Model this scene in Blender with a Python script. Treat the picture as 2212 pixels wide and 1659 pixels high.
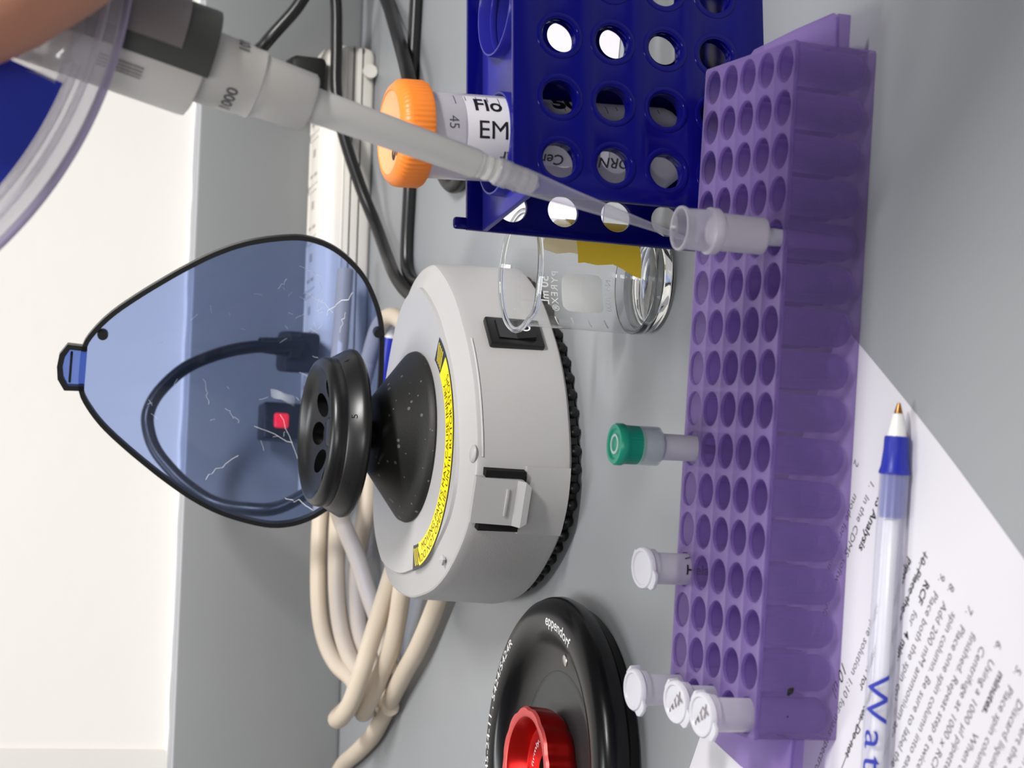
import bpy, bmesh, math, random
from mathutils import Vector, Matrix
random.seed(7)
PI = math.pi
R = math.radians
sc = bpy.context.scene
COL = sc.collection
for o in list(bpy.data.objects):
    bpy.data.objects.remove(o)

# ------------------------------------------------------------------ camera
# all numbers below are millimetres on the bench: X right, Y away, Z up, bench top z = 0
F_PX, PITCH, ROLL, CAM_H = 4400.0, R(19.0), R(3.9), 313.0
fw = Vector((0, math.cos(PITCH), -math.sin(PITCH)))
u0 = Vector((0, math.sin(PITCH), math.cos(PITCH)))
r0 = Vector((1, 0, 0))
rt = r0 * math.cos(ROLL) + u0 * math.sin(ROLL)
up = -r0 * math.sin(ROLL) + u0 * math.cos(ROLL)
cam_d = bpy.data.cameras.new('camera')
cam = bpy.data.objects.new('camera', cam_d)
COL.objects.link(cam)
cx, cy, cz = -up, rt, -fw                      # the phone was held on its side: image left is up
cam.matrix_world = Matrix(((cx.x, cy.x, cz.x, 0), (cx.y, cy.y, cz.y, 0), (cx.z, cy.z, cz.z, CAM_H * .001), (0, 0, 0, 1)))
cam_d.sensor_fit = 'HORIZONTAL'
cam_d.sensor_width = 36.0
cam_d.lens = F_PX / 2212.0 * 36.0
cam_d.clip_start = 0.02
cam_d.dof.use_dof = True
cam_d.dof.focus_distance = 0.80
cam_d.dof.aperture_fstop = 24.0
sc.camera = cam

# ------------------------------------------------------------------ world, lights, exposure
sc.view_settings.view_transform = 'Standard'
sc.view_settings.look = 'None'
sc.view_settings.gamma = 1.0
sc.view_settings.use_curve_mapping = False
sc.view_settings.exposure = -0.36
sc.cycles.transparent_max_bounces = 40
sc.cycles.max_bounces = 14
sc.cycles.transmission_bounces = 12
sc.cycles.caustics_reflective = False
sc.cycles.caustics_refractive = False
w = bpy.data.worlds.new('world')
sc.world = w
w.use_nodes = True
bg = w.node_tree.nodes['Background']
bg.inputs[0].default_value = (0.93, 0.96, 1.0, 1)
bg.inputs[1].default_value = 0.16


def area(name, loc, target, sx, sy, power, col=(1, 1, 1), spin=0, spread=180):
    ld = bpy.data.lights.new(name, 'AREA')
    ld.shape = 'RECTANGLE'
    ld.size, ld.size_y = sx, sy
    ld.energy = power
    ld.color = col
    ld.spread = R(spread)                       # beam narrowed to keep the front of the bench darker
    o = bpy.data.objects.new(name, ld)
    COL.objects.link(o)
    o.location = loc
    d = Vector(target) - Vector(loc)
    o.rotation_euler = d.to_track_quat('-Z', 'Y').to_euler()
    o.rotation_euler.rotate_axis('Z', spin)
    return o


area('ceiling_or_fill_lamp', (0.95, -0.18, 1.48), (-0.15, 1.12, 0.0), 0.12, 0.62, 7.5, (1, 0.985, 0.96), R(60), 62)
area('ceiling_or_fill_lamp', (-0.25, -0.95, 1.20), (0.0, 1.25, 0.15), 0.25, 1.2, 1.5, (1, 0.99, 0.97), R(0), 46)
area('ceiling_or_fill_lamp', (-0.35, 0.75, 1.75), (0.0, 1.0, 0.05), 0.16, 0.9, 17, (0.97, 0.985, 1.0), R(-80))  # fill lamp added over the back of the bench, brightens bench and tape

# ------------------------------------------------------------------ materials
def lin(c):
    return tuple(((v / 255) / 12.92 if v <= 10 else (((v / 255) + .055) / 1.055) ** 2.4) for v in c)


def mat(name, rgb, rough=0.5, metal=0.0, spec=0.5, var=0.05, scale=120, bump=0.0, bscale=900, coat=0.0, trans=0.0, ior=1.45):
    m = bpy.data.materials.new(name)
    m.use_nodes = True
    nt = m.node_tree
    b = nt.nodes['Principled BSDF']
    c = lin(rgb)
    tc = nt.nodes.new('ShaderNodeTexCoord')
    n = nt.nodes.new('ShaderNodeTexNoise')
    n.inputs['Scale'].default_value = scale
    n.inputs['Detail'].default_value = 4
    nt.links.new(tc.outputs['Object'], n.inputs['Vector'])
    mx = nt.nodes.new('ShaderNodeMix')
    mx.data_type = 'RGBA'
    mx.inputs[6].default_value = (*[v * (1 - var) for v in c], 1)
    mx.inputs[7].default_value = (*[min(1, v * (1 + var)) for v in c], 1)
    nt.links.new(n.outputs['Fac'], mx.inputs[0])
    nt.links.new(mx.outputs[2], b.inputs['Base Color'])
    b.inputs['Roughness'].default_value = rough
    b.inputs['Metallic'].default_value = metal
    b.inputs['Specular IOR Level'].default_value = spec
    b.inputs['Coat Weight'].default_value = coat
    b.inputs['Transmission Weight'].default_value = trans
    b.inputs['IOR'].default_value = ior
    if bump:
        n2 = nt.nodes.new('ShaderNodeTexNoise')
        n2.inputs['Scale'].default_value = bscale
        n2.inputs['Detail'].default_value = 3
        nt.links.new(tc.outputs['Object'], n2.inputs['Vector'])
        bp = nt.nodes.new('ShaderNodeBump')
        bp.inputs['Strength'].default_value = bump
        bp.inputs['Distance'].default_value = 0.0006
        nt.links.new(n2.outputs['Fac'], bp.inputs['Height'])
        nt.links.new(bp.outputs['Normal'], b.inputs['Normal'])
    return m


def clear(name, tint, body, fac, rough=0.15, gloss=1.0, transl=0.0, ior=1.45, var=0.06):
    """see-through plastic or thin glass: tinted transparency mixed with a body colour, fresnel gloss on top"""
    m = bpy.data.materials.new(name)
    m.use_nodes = True
    nt = m.node_tree
    for n in list(nt.nodes):
        nt.nodes.remove(n)
    N = nt.nodes.new
    out = N('ShaderNodeOutputMaterial')
    tr = N('ShaderNodeBsdfTransparent')
    tr.inputs[0].default_value = (*tint, 1)
    df = N('ShaderNodeBsdfDiffuse')
    tl = N('ShaderNodeBsdfTranslucent')
    tc = N('ShaderNodeTexCoord')
    ns = N('ShaderNodeTexNoise')
    ns.inputs['Scale'].default_value = 60
    nt.links.new(tc.outputs['Object'], ns.inputs['Vector'])
    mc = N('ShaderNodeMix')
    mc.data_type = 'RGBA'
    mc.inputs[6].default_value = (*[v * (1 - var) for v in body], 1)
    mc.inputs[7].default_value = (*[min(1, v * (1 + var)) for v in body], 1)
    nt.links.new(ns.outputs['Fac'], mc.inputs[0])
    nt.links.new(mc.outputs[2], df.inputs[0])
    nt.links.new(mc.outputs[2], tl.inputs[0])
    m1 = N('ShaderNodeMixShader')
    m1.inputs[0].default_value = transl
    nt.links.new(df.outputs[0], m1.inputs[1])
    nt.links.new(tl.outputs[0], m1.inputs[2])
    m2 = N('ShaderNodeMixShader')
    # a sheet seen edge-on is thicker: opacity = 1 - (1 - fac) ^ (1 / cos)
    ge = N('ShaderNodeNewGeometry')
    dt = N('ShaderNodeVectorMath')
    dt.operation = 'DOT_PRODUCT'
    nt.links.new(ge.outputs['Normal'], dt.inputs[0])
    nt.links.new(ge.outputs['Incoming'], dt.inputs[1])
    prev = dt.outputs['Value']
    for op, v1, first in (('ABSOLUTE', None, True), ('MAXIMUM', .16, True), ('DIVIDE', 1.0, False), ('POWER', 1 - fac, False), ('SUBTRACT', 1.0, False)):
        k = N('ShaderNodeMath')
        k.operation = op
        nt.links.new(prev, k.inputs[0 if first else 1])
        if v1 is not None:
            k.inputs[1 if first else 0].default_value = v1
        prev = k.outputs[0]
    nt.links.new(prev, m2.inputs[0])
    nt.links.new(tr.outputs[0], m2.inputs[1])
    nt.links.new(m1.outputs[0], m2.inputs[2])
    gl = N('ShaderNodeBsdfGlossy')
    gl.inputs['Roughness'].default_value = rough
    # Schlick reflectance, the same from both sides of a thin sheet
    f0 = ((ior - 1) / (ior + 1)) ** 2 * gloss
    prev = dt.outputs['Value']
    for op, v1, first in (('ABSOLUTE', None, True), ('SUBTRACT', 1.0, False), ('POWER', 5.0, True), ('MULTIPLY', min(1, gloss) * .8, True), ('ADD', f0, True)):
        k = N('ShaderNodeMath')
        k.operation = op
        k.use_clamp = True
        nt.links.new(prev, k.inputs[0 if first else 1])
        if v1 is not None:
            k.inputs[1 if first else 0].default_value = v1
        prev = k.outputs[0]
    mu = k
    m3 = N('ShaderNodeMixShader')
    nt.links.new(mu.outputs[0], m3.inputs[0])
    nt.links.new(m2.outputs[0], m3.inputs[1])
    nt.links.new(gl.outputs[0], m3.inputs[2])
    nt.links.new(m3.outputs[0], out.inputs[0])
    return m


M = dict(
    wall=mat('wall_paint', (228, 224, 219), .8, var=.02, scale=9, bump=.25, bscale=120),
    splash=mat('grey_laminate', (126, 127, 128), .45, var=.03, scale=14, bump=.05, bscale=600),
    bench=mat('grey_worktop', (150, 152, 155), .42, var=.03, scale=10, bump=.06, bscale=700),
    edge=mat('pale_edge_strip', (164, 165, 169), .5, var=.03, scale=30),
    caulk=mat('white_caulk', (226, 224, 220), .55, var=.04, scale=200, bump=.5, bscale=120),
    gap=mat('dark_joint', (26, 26, 26), .9),
    cabinet=mat('cabinet_grey', (150, 150, 150), .6),
    floor=mat('floor_vinyl', (150, 148, 142), .6, scale=6),
    shell=mat('light_grey_plastic', (174, 172, 171), .38, var=.015, bump=.12, bscale=1500),
    shell_tex=mat('textured_grey_plastic', (174, 172, 171), .42, var=.02, bump=.2, bscale=1100),
    black=mat('black_plastic', (22, 22, 23), .33, var=.15, scale=90),
    blackmatte=mat('black_matte_plastic', (23, 23, 22), .55, var=.2, scale=60, bump=.1, bscale=900),
    rubber=mat('black_rubber', (16, 16, 17), .4, var=.2),
    slot=mat('dark_slot', (6, 6, 6), .9),
    cord=mat('black_cord', (24, 24, 25), .32, var=.15, scale=50),
    beige=mat('beige_cord', (194, 180, 162), .5, var=.07, scale=35, bump=.1, bscale=200),
    strip=mat('cream_plastic', (222, 217, 209), .42, var=.02),
    yellow=mat('warning_yellow', (252, 226, 22), .4, var=.02),
    labelblk=mat('label_black', (36, 36, 40), .4),
    ink=mat('black_ink', (22, 20, 22), .6),
    print=mat('grey_print', (72, 70, 78), .7),
    inkblue=mat('blue_ink', (40, 50, 160), .6),
    white=mat('white_print', (232, 232, 232), .5),
    whiteplastic=mat('white_plastic', (236, 235, 232), .3),
    paper=mat('paper', (216, 213, 219), .8, var=.01, scale=40, bump=.05, bscale=300),
    rack=mat('blue_rack_plastic', (6, 8, 122), .22, var=.06, scale=30, spec=.5),
    orange=mat('orange_cap_plastic', (252, 140, 52), .4, var=.03, scale=60),
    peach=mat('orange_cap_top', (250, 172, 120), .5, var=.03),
    tape=mat('yellow_tape', (232, 190, 40), .6, var=.06, scale=150, bump=.2, bscale=700),
    tape2=mat('pale_tape', (226, 204, 150), .6, var=.06, scale=150),
    red=mat('red_anodised_metal', (196, 24, 20), .28, metal=.75, var=.05, scale=200),
    redrim=mat('red_anodised_chamfer', (226, 92, 90), .4, metal=.6, var=.05),
    rotorblk=mat('glossy_black_lid', (12, 12, 14), .24, var=.1, spec=.4),
    rotorgrey=mat('dark_grey_metal', (70, 72, 74), .4, metal=.5, var=.1),
    steel=mat('steel', (205, 200, 195), .3, metal=1.0, var=.05),
    brass=mat('brass', (178, 128, 70), .3, metal=1.0, var=.05),
    penblue=mat('blue_pen_plastic', (32, 42, 158), .35, var=.05),
    pipette=mat('pipette_grey', (208, 205, 200), .42, var=.02),
    pipshaft=mat('pipette_shaft_white', (214, 212, 208), .4, var=.02),
    pipdark=mat('pipette_dark_grey', (74, 75, 73), .5, var=.05),
    piplever=mat('pipette_lever_grey', (128, 120, 122), .45, var=.04),
    skin=mat('skin', (190, 132, 108), .5, var=.08, scale=70, bump=.25, bscale=500),
    nail=mat('nail', (214, 164, 148), .3),
    bluepanel=mat('blue_panel', (28, 44, 158), .4, var=.08, scale=40),
    green=mat('green_cap_plastic', (20, 150, 120), .35, var=.04),
    resin=mat('white_resin', (206, 199, 212), .7, var=.03),
)
M['lid'] = clear('smoky_blue_lid', (0.40, 0.50, 0.82), (0.16, 0.22, 0.40), .05, rough=.05, gloss=.55, ior=1.45)
M['glass'] = clear('thin_glass', (0.975, 0.982, 0.985), (0.8, 0.8, 0.8), .02, rough=.02, gloss=1.2, ior=1.5)
M['glassprint'] = clear('white_glass_print', (0.9, 0.9, 0.9), (0.72, 0.72, 0.72), .75, rough=.3, gloss=.4)
M['purple'] = clear('purple_rack_plastic', (0.72, 0.62, 0.87), (0.40, 0.29, 0.60), .26, rough=.35, gloss=.6, transl=.45)
M['rack'] = clear('blue_rack_plastic', (0.12, 0.12, 0.9), (0.004, 0.004, 0.19), .96, rough=.16, gloss=.9, transl=.42)
M['tape'] = clear('yellow_tape', (1, 1, 1), (0.95, 0.66, 0.05), .985, rough=.5, gloss=.4, transl=.25)
M['tape2'] = clear('pale_tape', (1, .97, .85), (0.80, 0.66, 0.36), .9, rough=.5, gloss=.4, transl=.5)
M['racklit'] = clear('lit_blue_rack_plastic', (0.3, 0.3, 0.9), (0.035, 0.035, 0.42), .93, rough=.25, gloss=.9, transl=.5)  # paler copy of the rack plastic: light through the shelf put into its colour
M['tube'] = clear('frosted_clear_plastic', (0.95, 0.93, 0.97), (0.80, 0.78, 0.84), .40, rough=.2, gloss=.9, transl=.4)
M['tubecap'] = clear('frosted_cap_plastic', (0.92, 0.9, 0.95), (0.80, 0.79, 0.84), .82, rough=.3, gloss=.8, transl=.3)
M['falcon'] = clear('clear_tube_plastic', (0.93, 0.92, 0.96), (0.88, 0.86, 0.92), .48, rough=.12, gloss=1.0, transl=.5)
M['tip'] = clear('pipette_tip_plastic', (0.93, 0.92, 0.96), (0.74, 0.73, 0.80), .20, rough=.2, gloss=.9, transl=.4)
M['pen'] = clear('pen_barrel_plastic', (0.92, 0.92, 0.98), (0.86, 0.86, 0.92), .22, rough=.2, gloss=.9, transl=.3)
M['penin'] = clear('pen_inner_blue', (0.4, 0.42, 0.85), (0.10, 0.12, 0.50), .8, rough=.25, gloss=.6, transl=.3)
M['cover'] = clear('clear_cover_plastic', (0.93, 0.92, 0.95), (0.8, 0.79, 0.84), .22, rough=.1, gloss=1.6)
M['film'] = clear('crumpled_film', (0.86, 0.85, 0.88), (0.78, 0.77, 0.76), .35, rough=.12, gloss=2.2, transl=.4)
M['coveredge'] = clear('clear_cover_edge', (0.62, 0.56, 0.74), (0.5, 0.46, 0.62), .5, rough=.2, gloss=1.0)
M['capclear'] = clear('clear_green_plastic', (0.88, 0.95, 0.93), (0.75, 0.84, 0.82), .3, rough=.1, gloss=1.1)
mg = mat('clear_glass', (250, 252, 252), .02, trans=1.0, ior=1.47, var=0)
M['solidglass'] = mg
mr = mat('red_switch_lamp', (230, 20, 40), .25)
b_ = mr.node_tree.nodes['Principled BSDF']
b_.inputs['Emission Color'].default_value = (1.0, 0.02, 0.03, 1)
b_.inputs['Emission Strength'].default_value = 1.5
M['redlamp'] = mr
# matte black with pale dust specks
ms = mat('dusty_black_plastic', (23, 23, 22), .55, var=.2, bump=.1)
nt_ = ms.node_tree
vo = nt_.nodes.new('ShaderNodeTexVoronoi')
vo.inputs['Scale'].default_value = 230
no = nt_.nodes.new('ShaderNodeTexNoise')
no.inputs['Scale'].default_value = 55
ma = nt_.nodes.new('ShaderNodeMath')
ma.operation = 'MULTIPLY_ADD'
ma.inputs[1].default_value = .62
ma.inputs[2].default_value = -.17
cp = nt_.nodes.new('ShaderNodeMath')
cp.operation = 'LESS_THAN'
mxs = nt_.nodes.new('ShaderNodeMix')
mxs.data_type = 'RGBA'
mxs.inputs[7].default_value = (.10, .10, .09, 1)
tcs = nt_.nodes.new('ShaderNodeTexCoord')
pb = nt_.nodes['Principled BSDF']
old = pb.inputs['Base Color'].links[0].from_socket
nt_.links.new(tcs.outputs['Object'], vo.inputs['Vector'])
nt_.links.new(tcs.outputs['Object'], no.inputs['Vector'])
nt_.links.new(no.outputs['Fac'], ma.inputs[0])
nt_.links.new(vo.outputs['Distance'], cp.inputs[0])
nt_.links.new(ma.outputs[0], cp.inputs[1])
nt_.links.new(cp.outputs[0], mxs.inputs[0])
nt_.links.new(old, mxs.inputs[6])
nt_.links.new(mxs.outputs[2], pb.inputs['Base Color'])
M['dusty'] = ms

# ------------------------------------------------------------------ geometry helpers
class G:
    def __init__(s):
        s.v, s.f = [], []

    def add(s, vs, fs, mx=None):
        b = len(s.v)
        for p in vs:
            s.v.append(tuple(mx @ Vector(p)) if mx else tuple(p))
        s.f += [tuple(i + b for i in f) for f in fs]
        return s

    def lathe(s, prof, n=64, mx=None, a0=0.0, a1=2 * PI, rad=None, close=False):
        full = abs(a1 - a0 - 2 * PI) < 1e-6
        cols = n if full else n + 1
        vs, fs = [], []
        for (r, z) in prof:
            for i in range(cols):
                a = a0 + (a1 - a0) * i / n
                k = rad(a, r, z) if rad else 1
                vs.append((r * k * math.cos(a), r * k * math.sin(a), z))
        m = len(prof)
        for j in range(m if close else m - 1):
            j2 = (j + 1) % m
            for i in range(n):
                i2 = (i + 1) % cols
                fs.append((j * cols + i, j * cols + i2, j2 * cols + i2, j2 * cols + i))
        if not full:
            if close:
                fs.append(tuple(j * cols for j in range(m)))
                fs.append(tuple(j * cols + n for j in range(m))[::-1])
        return s.add(vs, fs, mx)

    def tube(s, pts, r, n=12, smooth=6, mx=None, flat=1.0):
        P = [Vector(p) for p in pts]
        if smooth and len(P) > 2:
            Q = []
            E = [P[0] * 2 - P[1]] + P + [P[-1] * 2 - P[-2]]
            for i in range(1, len(E) - 2):
                for k in range(smooth):
                    t = k / smooth
                    a, b, c, d = E[i - 1], E[i], E[i + 1], E[i + 2]
                    Q.append(.5 * ((2 * b) + (c - a) * t + (2 * a - 5 * b + 4 * c - d) * t * t + (3 * b - a - 3 * c + d) * t ** 3))
            Q.append(P[-1])
            P = Q
        vs, fs = [], []
        T = (P[1] - P[0]).normalized()
        nv = T.orthogonal().normalized()
        for i, p in enumerate(P):
            T = (P[min(i + 1, len(P) - 1)] - P[max(i - 1, 0)]).normalized()
            nv = (nv - T * nv.dot(T)).normalized()
            bv = T.cross(nv)
            rr = r[min(int(i * len(r) / len(P)), len(r) - 1)] if isinstance(r, (list, tuple)) else r
            for k in range(n):
                a = 2 * PI * k / n
                vs.append(p + nv * (rr * math.cos(a)) + bv * (rr * math.sin(a)))
        for i in range(len(P) - 1):
            for k in range(n):
                k2 = (k + 1) % n
                fs.append((i * n + k, i * n + k2, (i + 1) * n + k2, (i + 1) * n + k))
        fs.append(tuple(range(n))[::-1])
        fs.append(tuple((len(P) - 1) * n + k for k in range(n)))
        return s.add(vs, fs, mx)

    def box(s, x0, x1, y0, y1, z0, z1, bev=0.0, seg=2, mx=None):
        bm = bmesh.new()
        bmesh.ops.create_cube(bm, size=1)
        for v in bm.verts:
            v.co = ((x0 + x1) / 2 + v.co.x * (x1 - x0), (y0 + y1) / 2 + v.co.y * (y1 - y0), (z0 + z1) / 2 + v.co.z * (z1 - z0))
        if bev:
            bmesh.ops.bevel(bm, geom=bm.edges[:], offset=bev, segments=seg, affect='EDGES', profile=.5)
        bm.verts.ensure_lookup_table()
        s.add([v.co.copy() for v in bm.verts], [[v.index for v in f.verts] for f in bm.faces], mx)
        bm.free()
        return s

    def loops(s, loops, cap0=True, cap1=True, mx=None):
        n = len(loops[0])
        vs = [p for l in loops for p in l]
        fs = []
        for j in range(len(loops) - 1):
            for i in range(n):
                i2 = (i + 1) % n
                fs.append((j * n + i, j * n + i2, (j + 1) * n + i2, (j + 1) * n + i))
        if cap0:
            fs.append(tuple(range(n))[::-1])
        if cap1:
            fs.append(tuple((len(loops) - 1) * n + i for i in range(n)))
        return s.add(vs, fs, mx)

    def ball(s, c, rx, ry=None, rz=None, n=16):
        ry = ry or rx
        rz = rz or rx
        prof = [(math.sin(PI * i / 8), -math.cos(PI * i / 8)) for i in range(9)]
        return s.lathe(prof, n, Matrix.Translation(c) @ Matrix.Diagonal((rx, ry, rz, 1)))

    def curve(s, splines, depth, bev=0.0, mx=None, text=None, size=1, align='LEFT', fn=None, offset=0.0, shear=0.0, spacing=1.0, res=3):
        """filled 2D outline with holes (or text), extruded by depth (mm), centred on z = 0"""
        if text is not None:
            cd = bpy.data.curves.new('tmp', 'FONT')
            cd.body = text
            cd.size = size
            cd.align_x = align
            cd.resolution_u = res
            cd.offset = offset
            cd.shear = shear
            cd.space_character = spacing
        else:
            cd = bpy.data.curves.new('tmp', 'CURVE')
            cd.dimensions = '2D'
            cd.fill_mode = 'BOTH'
            for pl in splines:
                sp = cd.splines.new('POLY')
                sp.points.add(len(pl) - 1)
                for q, p in zip(sp.points, pl):
                    q.co = (p[0], p[1], 0, 1)
                sp.use_cyclic_u = True
            cd.bevel_depth = bev
            cd.bevel_resolution = 1
        cd.extrude = max(depth / 2 - bev, 0)
        ob = bpy.data.objects.new('tmp', cd)
        COL.objects.link(ob)
        dg = bpy.context.evaluated_depsgraph_get()
        dg.update()
        me = bpy.data.meshes.new_from_object(ob.evaluated_get(dg))
        if fn:
            bm = bmesh.new()
            bm.from_mesh(me)
            bmesh.ops.triangulate(bm, faces=bm.faces[:])
            for _ in range(5):
                lo_ = [e for e in bm.edges if e.calc_length() > 1.1]
                if not lo_:
                    break
                bmesh.ops.subdivide_edges(bm, edges=lo_, cuts=1)
                bmesh.ops.triangulate(bm, faces=bm.faces[:])
            bm.to_mesh(me)
            bm.free()
        vs = [v.co.copy() for v in me.vertices]
        if fn:
            vs = [Vector(fn(v.x, v.y, v.z)) for v in vs]
        s.add(vs, [tuple(p.vertices) for p in me.polygons], mx)
        bpy.data.objects.remove(ob)
        bpy.data.curves.remove(cd)
        bpy.data.meshes.remove(me)
        return s

    def mesh(s, name, m, smooth=40, dist=1e-4):
        bm = bmesh.new()
        vs = [bm.verts.new((p[0] * .001, p[1] * .001, p[2] * .001)) for p in s.v]
        for f in s.f:
            try:
                bm.faces.new([vs[i] for i in f])
            except ValueError:
                pass
        if dist:
            bmesh.ops.remove_doubles(bm, verts=bm.verts[:], dist=dist * .001)
        bmesh.ops.recalc_face_normals(bm, faces=bm.faces[:])
        me = bpy.data.meshes.new(name)
        bm.to_mesh(me)
        bm.free()
        me.materials.append(m)
        if smooth:
            me.shade_smooth()
            me.set_sharp_from_angle(angle=R(smooth))
        return me


def tag(o, label, cat, group=None, kind=None):
    if label:
        o['label'] = label
    if cat:
        o['category'] = cat
    if group:
        o['group'] = group
    if kind:
        o['kind'] = kind
    return o


def part(name, g, m, parent=None, label=None, smooth=40, dist=1e-4):
    o = bpy.data.objects.new(name, g.mesh(name, m, smooth, dist) if isinstance(g, G) else g)
    COL.objects.link(o)
    if parent:
        o.parent = parent
    if label:
        o['label'] = label
    return o


def thing(name, label, cat, loc=(0, 0, 0), rz=0.0, group=None, mx=None):
    o = bpy.data.objects.new(name, None)
    COL.objects.link(o)
    o.empty_display_size = .01
    if mx is not None:
        o.matrix_world = mx
    else:
        o.location = Vector(loc) * .001
        o.rotation_euler = (0, 0, rz)
    return tag(o, label, cat, group)


def circ(cx_, cy_, r, n=32):
    return [(cx_ + r * math.cos(2 * PI * i / n), cy_ + r * math.sin(2 * PI * i / n)) for i in range(n)]


def rrect(x0, y0, x1, y1, r, n=4):
    out = []
    for (cx_, cy_, a) in ((x1 - r, y1 - r, 0), (x0 + r, y1 - r, 90), (x0 + r, y0 + r, 180), (x1 - r, y0 + r, 270)):
        for i in range(n + 1):
            t = R(a + 90 * i / n)
            out.append((cx_ + r * math.cos(t), cy_ + r * math.sin(t)))
    return out


T3 = Matrix.Translation


def RZ(a):
    return Matrix.Rotation(a, 4, 'Z')


def RX(a):
    return Matrix.Rotation(a, 4, 'X')


def RY(a):
    return Matrix.Rotation(a, 4, 'Y')


# ------------------------------------------------------------------ the room and the bench
WA = R(8.08)                                    # the back wall runs slightly away to the right
WO = (0.0, 1214.5, 0.0)                         # a point on the foot of the backsplash
room = T3(WO) @ RZ(WA)
g = G().box(-900, 1100, 20, 140, 96, 900)
o = part('wall_back', g, M['wall'])
o.matrix_world = T3(Vector(WO) * .001) @ RZ(WA)
tag(o, 'plain off-white painted wall above the grey backsplash', 'wall', kind='structure')
g = G().box(-900, -229.5, 17.5, 20, 100, 900, .4)
o = part('trim_1', g, M['wall'])
o.matrix_world = T3(Vector(WO) * .001) @ RZ(WA)
tag(o, 'flat off-white wall trim at the bottom left corner of the photo', 'trim', kind='structure')
g = G().box(-1500, 1700, -2200, 400, -950, -900)
o = part('floor', g, M['floor'])
tag(o, 'grey vinyl floor under the bench', 'floor', kind='structure')

t = thing('lab_bench', 'grey laminate lab bench with a grey backsplash along the wall', 'bench', WO, WA)
part('worktop', G().box(-900, 1100, -1100, -1.6, -32, 0, 1.0), M['bench'], t)
o = part('trim_2', G().box(-900, 1100, 0, 19.9, .2, 98.5, .8), M['splash'])
o.matrix_world = T3(Vector(WO) * .001) @ RZ(WA)
tag(o, 'grey backsplash panel standing along the back of the bench', 'backsplash', kind='structure')
bs = o
part('joint', G().box(-900, 1100, -1.8, -.2, -30, -1.0), M['gap'], t, 'dark gap between worktop and backsplash')
gg = G().box(-900, 1100, 0.2, 17.5, 98.3, 99.0, .3)
gg.box(-900, 1100, 7.0, 9.5, 98.9, 99.5, .25)
part('edge_strip', gg, M['edge'], bs, 'pale strip on top of the backsplash')
cw = G()
pts = [(x, 18.8 + random.uniform(-.35, .35), 99.2 + random.uniform(-.3, .3)) for x in range(-900, 1101, 12)]
cw.tube(pts, 1.4, 8, 2)
part('caulk_bead', cw, M['caulk'], bs, 'white caulk line against the wall')
part('cabinet', G().box(-880, 1080, -1050, 15, -900, -34, 2), M['cabinet'], t)

# ------------------------------------------------------------------ power strip and cords
t = thing('power_strip', 'cream plastic power strip lying along the backsplash with its outlets up', 'power strip', (185.3, 1202.7, 0), WA)
L0, L1 = -262.0, 14.0
prof = [(0, 3), (1.5, 0.8), (3, 0), (37, 0), (38.5, .8), (40, 3), (40, 26), (38, 29.5), (34, 31), (8, 31), (3.5, 28.5), (0, 22)]


def sec(x, k=0.0):
    cy_, cz_ = 20, 15
    return [(x, cy_ + (p[0] - cy_) * (1 - k), cz_ + (p[1] - cz_) * (1 - k)) for p in prof]


g = G().loops([sec(L0, .25), sec(L0 + 2, .08), sec(L0 + 6, 0), sec(L1 - 6, 0), sec(L1 - 2, .08), sec(L1, .25)])
part('housing', g, M['strip'], t)
g = G().box(L0 + 3, L1 - 1.5, -.35, 1, 8.0, 8.6).box(L0 + 3, L1 - 1.5, -.35, 1, 13.4, 14.0)
part('seam', g, M['gap'], t)
g = G().box(L0 + 4, L1 - 3, -.45, 1, 17.8, 18.6, .2)
part('rib', g, M['strip'], t)
for k in range(6):
    x0 = L1 - 52 - 32.5 * k
    fr = G().curve([rrect(x0, 10, x0 + 29.5, 33, 2), rrect(x0 + 1, 11, x0 + 28.5, 32, 1.5)], .8, mx=T3((0, 0, 31.2)))
    fo = part('outlet', fr, M['strip'], t)
    so = G()
    for (a, b, c, d) in ((5.2, 14, 7.2, 21), (5.2, 24, 7.2, 30), (17.5, 19, 22.5, 24.5)):
        so.box(x0 + a, x0 + c, b, d, 30.4, 31.15)
    part('socket_slots', so, mat('socket_shadow', (168, 161, 152), .8) if k == 0 else bpy.data.materials['socket_shadow'], fo)
part('foot', G().lathe([(0, -4), (3.6, -4), (4.3, -2.5), (4.3, 0), (0, 0)], 20, T3((-3, -1.5, 4.8)) @ RX(R(90)) @ T3((0, 0, 4))), M['strip'], t)
sw = G().box(L0 + 34, L0 + 56, 9, 27, 30, 59, 1.6, mx=None)
so = part('switch_bezel', sw, M['black'], t, 'black bezel of the lit switch')
rk = G().box(L0 + 40.5, L0 + 49.5, 7.6, 20, 44, 53, 1.6)
part('rocker', rk, M['redlamp'], so, 'red glowing rocker')

t = thing('power_plug', 'black plug with an arching black cord standing in the strip behind the blue lid', 'plug', (13, 1175, 33))
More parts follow.
